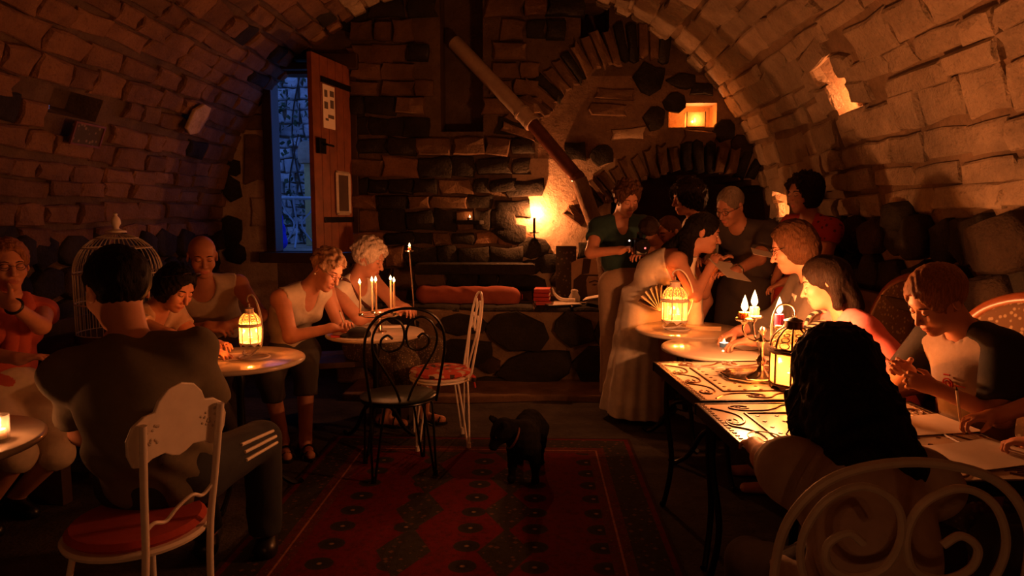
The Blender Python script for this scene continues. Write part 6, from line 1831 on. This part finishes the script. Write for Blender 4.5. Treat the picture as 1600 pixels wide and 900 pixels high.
# 16 child at the right edge, only the writing arm in view
f = Figure('child at the right edge reaching an arm across the paper to write', (1.76, 1.93, .56), 150, (1.74, 2.00, 1.20), 150, 20, S=.86, HS=.95, handR=(1.50, 2.27, .785), handL=(1.50, 2.02, .785), poleR=(.3, .1, .3), hdirR=(-.8, .15, -.12), curlR=.8, poleL=(-.2, -.5, -.2), hdirL=(-.55, .6, -.12), curlL=.8, footL=(1.5, 2.1, .085), footR=(1.7, 2.2, .085))
f.body(); f.hair('bob', 'brown', .002); f.face('brown'); f.top(C_['dark'], .014, .5, .15, 'crew'); f.pants(C_['dark'], .014, 1.7)
hw_ = f.hc[False]
pencil('pale pencil in the writing hand at the right edge', hw_ + v3((-.01, .035, -.045)), hw_ + v3((-.045, .02, .10)), .0042)

# 17 girl with long dark hair from behind
f = Figure('child with long dark hair and pale T-shirt seen from behind at the tiled table', (.725, 1.57, .58), 88, (.755, 1.72, 1.035), 88, 24, S=.86, HS=1.06, sh=1.0, girth=.95, handL=(.66, 2.03, .765), handR=(.90, 2.02, .765), poleL=(-.6, -.3, -.6), poleR=(.6, -.3, -.6), footL=(.60, 2.0, .085), footR=(.84, 2.0, .085), hfine=(False, False))
f.body()
hx = [pcone(f.hp(-.04, 0, .03), f.hp(-.075, 0, -.13), .086, .094, .04), pcone(f.hp(-.075, -.045, -.08), f.hp(-.115, -.07, -.20), .072, .05, .04), pcone(f.hp(-.075, .04, -.08), f.hp(-.115, .035, -.19), .072, .05, .04), pcone(f.hp(-.02, -.085, -.05), f.hp(-.04, -.115, -.17), .040, .022, .03), pcone(f.hp(-.0, .085, -.04), f.hp(-.01, .098, -.17), .036, .016, .03), pcone(f.hp(-.115, -.07, -.19), f.hp(-.105, -.085, -.28), .05, .02, .03), pcone(f.hp(-.115, .02, -.19), f.hp(-.10, .03, -.29), .055, .02, .03), pcone(f.hp(-.05, -.12, -.16), f.hp(-.03, -.20, -.20), .022, .006, .03)]
f.hair('long', 'black', .004, grow=.016, extra=hx, res=.006)
rn = random.Random(9)
f.ringlets('black', [(-.06 + rn.uniform(-.05, .04), sg * rn.uniform(.06, .115), rn.uniform(-.10, -.02)) for sg in (1, -1) for _ in range(12)], .17, r=.0035, wave=.05)
f.top(C_['tee'], .020, .46, .20, 'crew', folds=.010, name='t_shirt'); f.pants(C_['dark'], .014, 1.7)
t = thing('glass_dish', 'thin glass ring dish beside the dark hair on the tiled table', 'dish', (.73, 2.15, ZT))
mb = MB(); mb.lathe([(0, .001), (.035, .001), (.052, .022), (.050, .023), (.034, .004), (0, .004)], n=28); mb.build('bowl', M['glass'], t)
mb = MB(); mb.tube([(.051 * math.cos(a), .051 * math.sin(a), .023) for a in np.linspace(0, 2 * PI, 28, endpoint=False)], .002, 6, True); mb.build('rim', M['dark_bronze'], t)

# papers on tables
z_ = ZT + .0015
sheet('paper_sheet', 'white sheet under the writing hand on the tiled table', (1.34, 2.36, z_), .30, .20, 12)
sheet('paper_sheet', 'white sheet overhanging the near right corner of the tiled table', (1.36, 2.06, z_ + .003), .30, .21, 18)
sheet('paper_sheet', 'pale sheet in front of the hands on the marble table with the blue tealight', (1.20, 3.80, z_), .21, .16, 20)
sheet('paper_sheet', 'pale sheet beside the right white lantern', (1.08, 4.40, .737), .22, .15, -15)
sheet('paper_sheet', 'pale sheet beside the left white lantern', (-1.62, 3.40, z_), .24, .18, 20)
sheet('paper_sheet', 'pale sheet under the hands of the white haired woman', (-.93, 4.42, z_), .16, .10, 15)
sheet('orange_card', 'orange card under the writing hand of the curly haired woman', (-1.17, 4.06, z_), .15, .08, 20, mat='book_red')
pencil('red pen in the hand of the dark haired woman', (-1.64, 3.34, .765), (-1.70, 3.36, .88), .005, 'book_red')
pencil('pale pencil lying in the hand of the curly haired woman', (-1.17, 4.12, .765), (-1.215, 4.14, .88), .0042)
t = thing('cap', 'dark cloth cap lying on the middle marble table', 'cap', (-1.075, 4.03, ZT))
g = SDF((-1.3, 3.8, .7), (-.9, 4.3, .85), .009); g.apply(pell((-1.075, 4.06, .745), np.eye(3), (.075, .06, .045), 0)); g.apply(pell((-1.14, 4.045, .738), np.eye(3), (.05, .045, .012), .01)); g.cut(v3((0, 0, .731)), v3((0, 0, -1)))
V_, F_ = g.mesh(); link_mesh('crown', mesh_np('crown', V_ - v3((-1.075, 4.03, ZT)), F_, C_['black']), None, t)

# ---- dog
M['fur'] = simple('black_fur', (0.008, 0.007, 0.006), 0.95, 0, .3, 90.0, .5, spec=.08)
def pdog():
    t = thing('dog', 'small black dog standing on the rug with its head lowered', 'dog', (-.05, 3.72, .012)); b = v3((-.05, 3.72, .012))
    F, L, U = hd(-97) * .92, hd(-7) * .92, v3((0, 0, .92))
    c = b + U * .235
    q = lambda fw, l, u: c + F * fw + L * l + U * u
    R = np.column_stack([nrm(F), nrm(L), nrm(U)])
    P = [pell(q(.09, 0, .01), R, (.12, .085, .105), .04), pell(q(-.08, 0, .025), R, (.13, .075, .085), .05), pell(q(-.17, 0, .03), R, (.085, .078, .085), .04)]
    for sg in (1, -1):
        P += [pcone(q(.13, sg * .060, -.03), q(.125, sg * .068, -.13), .040, .026, .03), pcone(q(.125, sg * .068, -.13), q(.13, sg * .070, -.205), .024, .019, .015), pell(q(.15, sg * .070, -.215), R, (.036, .024, .018), .012)]
        P += [pcone(q(-.17, sg * .055, .0), q(-.13, sg * .066, -.09), .060, .036, .03), pcone(q(-.13, sg * .066, -.09), q(-.205, sg * .066, -.145), .030, .019, .015), pcone(q(-.205, sg * .066, -.145), q(-.19, sg * .066, -.21), .018, .017, .012), pell(q(-.17, sg * .066, -.218), R, (.034, .023, .016), .012)]
    hf = nrm(F * .55 - L * .60 - U * .62); hl = nrm(np.cross(U, hf)); hu = np.cross(hf, hl); HR = np.column_stack([hf, hl, hu])
    hc = q(.19, -.125, .085); h = lambda x, y, z: hc + HR @ v3((x, y, z))
    P += [pcone(q(.14, -.02, .06), h(-.03, 0, .0), .072, .055, .04), pell(hc, HR, (.062, .055, .052), .03), pcone(h(.03, 0, -.012), h(.078, 0, -.026), .036, .027, .025), pell(h(.092, 0, -.018), HR, (.012, .014, .011), .008)]
    for sg in (1, -1):
        P += [pell(h(-.022, sg * .048, .045), HR @ np.array(Matrix.Rotation(-sg * .35, 3, 'X')), (.020, .010, .042), .012)]
    P += [pcone(q(-.23, 0, .05), q(-.29, .02, -.02), .020, .012, .03), pcone(q(-.29, .02, -.02), q(-.30, .03, -.10), .012, .007, .02)]
    lo = np.min([p[1] for p in P], 0) - .03; hi = np.max([p[2] for p in P], 0) + .03
    g = SDF(lo, hi, .007)
    for p in P: g.apply(p)
    g.folds(.0018, (120, 110, 90)); g.cut(b + v3((0, 0, .001)), v3((0, 0, -1)))
    V_, F_ = g.mesh(); link_mesh('body', mesh_np('body', V_ - b, F_, M['fur']), None, t)
    for sg in (1, -1):
        mb = MB(); mb.ball(h(.048, sg * .026, .016) - b, .0075, 8, 6); mb.build('eye', M['iris'], t)
    mb = MB(); mb.ball(h(.099, 0, -.016) - b, (.008, .011, .008), 10, 6); mb.build('nose', M['black'], t)
    mb = MB(); a_ = q(.175, -.055, .055); d_ = nrm(h(-.03, 0, 0) - q(.14, -.02, .06)); Rc = frame(d_); mb.tube([a_ + Rc @ v3((.066 * math.cos(k), .066 * math.sin(k), 0)) - b for k in np.linspace(0, 2 * PI, 20, endpoint=False)], .006, 6, True); mb.build('collar', M['leather'], t)
pdog()
# ================================================================== THE TERRACE SEEN THROUGH THE DOOR
GZ = 1.02
mb = MB(); mb.box((-3.8, 9.2, GZ - .06), (5.0, 4.5, .12)); o = mb.build('terrace', M['limestone'], smooth=False); tag(o, 'pale stone paving of the terrace outside the door', 'paving'); o['kind'] = 'structure'
gw = MB(); gw.box((-4.0, 11.2, GZ + 1.6), (4.6, .3, 3.4)); gw = gw.build('garden_wall', M['mortar'], smooth=False); tag(gw, 'blue lit rough stone wall outside the open door', 'wall')
st = []; rn = random.Random(31)
z = GZ
while z < GZ + 3.2:
    h = rn.uniform(.14, .24); x = -5.2
    while x < -2.9:
        w = rn.uniform(.16, .34)
        st.append((m4_of(v3((x + w / 2, 11.05, z + h / 2)), UX, UZ, UN, w * .9, h * .88, rn.uniform(.05, .13), rn.uniform(-.15, .15)), 'outside')); x += w
    z += h
put_stones(gw, st)
M['leaf'] = simple('creeper_leaf', (0.05, 0.09, 0.04), 0.5, 0, .3)
cr = thing('creeper', 'leafy creeper climbing the blue lit stone wall outside', 'plant', (-4.0, 10.9, GZ))
mb = MB()
for k in range(650):
    x = rn.uniform(-.75, .75); z = rn.uniform(.05, 2.9)
    if rn.random() < .55 and abs(math.sin(x * 5 + z * 2.2)) < .5: continue
    p = v3((x, rn.uniform(-.10, .0), z)); d = nrm((rn.uniform(-1, 1), rn.uniform(-.8, .1), rn.uniform(-1.2, .2))); R = frame(d, (rn.uniform(-1, 1), -1, rn.uniform(-.5, .5))); s_ = rn.uniform(.05, .095)
    mb.add([p, p + R @ v3((s_ * .5, 0, s_ * .5)), p + R @ v3((0, 0, s_ * 1.3)), p + R @ v3((-s_ * .5, 0, s_ * .5))], [(0, 1, 2, 3)])
o = mb.build('leaves', M['leaf'], cr, smooth=False); o['kind'] = 'stuff'
mb = MB()
for k in range(5): mb.tube(spline([(rn.uniform(-.6, .6), .03, 0), (rn.uniform(-.6, .6), .04, .9), (rn.uniform(-.7, .7), .04, 1.9), (rn.uniform(-.7, .7), .04, 2.8)], 6), .012, 6)
mb.build('stems', M['wood_dark'], cr)
M['blue_metal'] = simple('pale_blue_metal', (0.42, 0.50, 0.58), 0.4, .0)
t = thing('garden_table', 'pale round metal garden table outside the door', 'table', (-3.38, 9.6, GZ))
mb = MB(); mb.lathe([(0, .685), (.40, .685), (.41, .70), (.40, .715), (0, .715)], n=40); mb.build('tabletop', M['blue_metal'], t)
for a in range(3):
    a = math.radians(120 * a + 40); d = v3((math.cos(a), math.sin(a), 0)); mb = MB(); mb.tube(spline([d * .28 + v3((0, 0, .69)), d * .20 + v3((0, 0, .52)), d * .06 + v3((0, 0, .34)), d * .16 + v3((0, 0, .14)), d * .30 + v3((0, 0, .01))], 6), .013, 8); mb.build('leg', M['blue_metal'], t)
M['yellow_wood'] = simple('yellow_wood', (0.50, 0.40, 0.14), 0.6)
t = thing('garden_post', 'yellowish wooden post standing outside behind the door edge', 'post', (-3.40, 10.35, GZ))
mb = MB(); mb.box((0, 0, .62), (.20, .14, 1.24)); mb.build('shaft', M['yellow_wood'], t, smooth=False, bevel=.01)
mb = MB(); mb.lathe([(0, 1.24), (.18, 1.24), (.20, 1.30), (.20, 1.46), (.15, 1.56), (0, 1.58)], n=9); mb.build('cap_stone', M['limestone'], t, smooth=False)
M['blue_cloth'] = cloth('vivid_blue_cloth', (0.02, 0.03, 0.65))
t = thing('blue_bag', 'vivid blue bag standing at the foot of the terrace table', 'bag', (-3.42, 9.0, GZ))
g = SDF((-3.6, 8.8, 1.0), (-3.25, 9.2, 1.6), .012); g.apply(pcone((-3.42, 9.0, 1.12), (-3.42, 9.0, 1.32), .10, .07, 0)); g.folds(.008); g.cut(v3((0, 0, GZ + .001)), v3((0, 0, -1)))
V_, F_ = g.mesh(); link_mesh('pouch', mesh_np('pouch', V_ - v3((-3.42, 9.0, GZ)), F_, M['blue_cloth']), None, t)
mb = MB(); mb.tube(spline([(-.05, 0, .34), (-.04, 0, .46), (.04, 0, .46), (.05, 0, .34)], 5), .010, 8); mb.build('strap', M['blue_cloth'], t)
